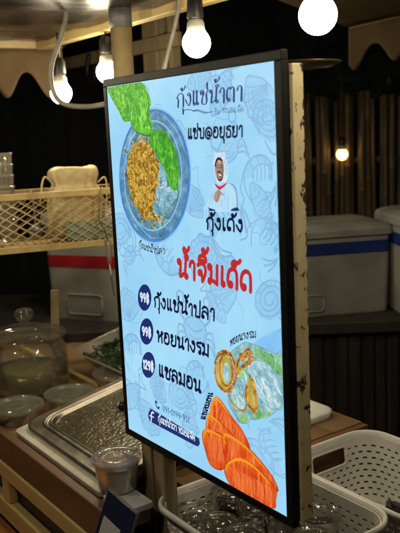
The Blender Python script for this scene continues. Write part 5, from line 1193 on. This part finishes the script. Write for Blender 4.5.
# ------------------------------------------------------------------ bamboo fence behind
fa = 49.0
fx, fy = D(fa), D(fa + 90)
F0 = Vector((-1.63, 2.27, 0))
fence = root('bamboo_fence', tuple(F0), 'tall fence of upright brown bamboo canes behind the coolers', 'fence', R(fa), None, True)
mb = MB(); rg = random.Random(12); x = -1.1
while x < 3.6:
    r_ = rg.uniform(.010, .019); x += r_
    top = 1.60 + rg.uniform(-.03, .03); pts = []; rs = []
    z = 0.0; dx = rg.uniform(-.02, .02)
    seg = rg.uniform(.2, .3); off = rg.uniform(0, .2)
    while z < top:
        k = z / top
        yj = .008 * math.sin(x * 91); pts.append((x + dx * k, yj, z)); rs.append(r_)
        zz = z + seg
        if zz < top - .03:
            for dz, g_ in ((-.008, .97), (-.003, 1.10), (.003, 1.10), (.008, .97)): pts.append((x + dx * zz / top, yj, zz + dz)); rs.append(r_ * g_)
        z = zz + (.012 if zz < top - .03 else 1)
    pts.append((x + dx, yj, top)); rs.append(r_)
    mb.tube(pts, rs, 8)
    x += r_ + rg.uniform(-.002, .002)
mb.build('canes', M['bamboo'], fence, smooth=True)
for z in (.5, 1.28): MB().tube([(-1.1, .035, z), (3.6, .035, z)], .02, 10).build('rail', M['bamboo'], fence, smooth=True)

# dark shrub line behind the fence
def shrub(loc, r, h, seed, label):
    t = root('shrub', loc, label, 'shrub', 0, 'dark shrubs behind the bamboo fence', True)
    rg = random.Random(seed)
    MB().tube([(0, 0, 0), (.03, 0, h * .4), (0, .02, h * .75)], [.04, .03, .012], 8).build('stem', M['dark_slat'], t, smooth=True)
    mb = MB()
    for k in range(2600):
        t_ = rg.uniform(0, 6.28); ph = rg.uniform(-1, 1); q = r * rg.random() ** .4
        c = Vector((q * math.cos(t_) * math.sqrt(1 - ph * ph), q * math.sin(t_) * math.sqrt(1 - ph * ph), h * .62 + ph * h * .42))
        u = Vector((rg.uniform(-1, 1), rg.uniform(-1, 1), rg.uniform(-.6, .6))).normalized(); v = u.cross(Vector((rg.uniform(-1, 1), rg.uniform(-1, 1), 1))).normalized()
        l = rg.uniform(.02, .045)
        mb.add([c - u * l, c + v * l * .4, c + u * l, c - v * l * .4], [(0, 1, 2, 3)])
    mb.build('foliage', M['dark_shrub'], t)
for i, (s, q, rr_, hh_) in enumerate(((.5, .9, .8, 2.2), (2.0, 1.0, .9, 2.6), (3.2, .9, .8, 2.3))):
    p = F0 + fx * s + fy * q
    shrub((p.x, p.y, 0), rr_, hh_, 30 + i, ['dark leafy shrub behind the bamboo fence, nearest the small yellow bulb', 'dark leafy shrub behind the right end of the bamboo fence', 'dark leafy shrub behind the bamboo fence beyond the right edge'][i])

# ------------------------------------------------------------------ brown canopies with scalloped valances
def canopy(name, A, B, inward, rise, label, drop, scal, seed, post, ph0):
    """cloth roof from the edge A-B going back by `inward`, a scalloped valance hanging at the edge"""
    A, B, inward = Vector(A), Vector(B), Vector(inward)
    t = root(name, tuple(post), label, 'canopy', 0, 'brown cloth canopies of the stalls')
    mb = MB(); n, m = 24, 10
    for j in range(m + 1):
        for i in range(n + 1):
            p = A + (B - A) * (i / n) + inward * (j / m)
            p.z += rise * (j / m) - .03 * math.sin(math.pi * i / n) * math.sin(math.pi * j / m)
            mb.v.append(tuple(p))
    mb.f = [(j * (n + 1) + i, j * (n + 1) + i + 1, (j + 1) * (n + 1) + i + 1, (j + 1) * (n + 1) + i) for j in range(m) for i in range(n)]
    mb.build('cloth_roof', M['canopy'], t, smooth=True, solid=.004)
    L = (B - A).length; ux = (B - A).normalized(); nn = Vector((-ux.y, ux.x, 0))
    N = int(L / .008); mb = MB(); rows = 6
    for i in range(N + 1):
        s = L * i / N
        dd = drop * (.48 + .52 * (.5 + .5 * math.cos(2 * math.pi * (s - ph0) / scal)) ** 1.2)
        for j in range(rows + 1):
            p = A + ux * s + nn * (.012 * math.sin(s * 24 + seed) * j / rows) - Vector((0, 0, .004 + dd * j / rows)); mb.v.append(tuple(p))
    mb.f = [(i * (rows + 1) + j, (i + 1) * (rows + 1) + j, (i + 1) * (rows + 1) + j + 1, i * (rows + 1) + j + 1) for i in range(N) for j in range(rows)]
    mb.build('valance', M['canopy'], t, smooth=True, solid=.002)
    MB().tube([A + Vector((0, 0, .003)), B + Vector((0, 0, .003))], .008, 8).build('edge_rod', M['pole_cream'], t, smooth=True)
    MB().tube([tuple(post), (post[0], post[1], A.z + rise * .6)], .025, 12).build('post', M['pole_cream'], t, smooth=True)
    return t
canopy('canopy', (-.966, 1.575, 1.815), (-.25, 2.75, 2.06), (.38, -.93, 0), .06, 'brown cloth canopy with a scalloped hem hanging at the upper right', .155, .15, .6, (.15, 2.45, 0), .025)
canopy('canopy', (-1.83, -.30, 1.80), (-1.28, .545, 1.752), (-1.0, .6, 0), .2, 'brown cloth canopy with a scalloped hem at the far left under the roof edge', .16, .145, 1.9, (-1.95, .20, 0), .96)

# dark plank backdrop, added to hide the paler sky and horizon
ra = 50.0
rw = root('plank_backdrop', (-4.3, 1.3, 0), 'added near-black plank backdrop far behind on the left, hiding the horizon', 'wall', R(ra), None, True)
mb = MB(); rg = random.Random(2); x = -3.5
while x < 7.5:
    mb.box(x, x + .145, rg.uniform(0, .01), .03, 0, 2.9 + rg.uniform(-.02, .02)); x += .148
mb.build('planks', M['backdrop_plank'], rw)
MB().box(-3.5, 7.6, .0305, .045, .05, 2.85).build('backing', M['backdrop_plank'], rw)

# timber frame of a stall behind the pole
tf = root('timber_frame', (-1.42, 1.0, 0), 'pale timber frame of the neighbouring stall seen beside the pole', 'frame')
MB().box(-1.475, -1.375, .98, 1.03, 0, 2.1).build('upright', M['post_wood'], tf, bevel=.003)
MB().box(-2.3, -1.2, .955, .978, 1.76, 1.81).build('crossbar', M['post_wood'], tf, bevel=.003)
MB().box(-1.30, -1.275, .98, 1.02, 0, 2.1).build('upright', M['post_wood'], tf, bevel=.003)
for x in (-1.85, -1.72):
    MB().tube(catmull([(x, .945, 1.80), (x - .02, .94, 1.72), (x + .03, .94, 1.68), (x + .06, .94, 1.75)], False, 5), .009, 8).build('strap', M['socket'], tf, smooth=True)
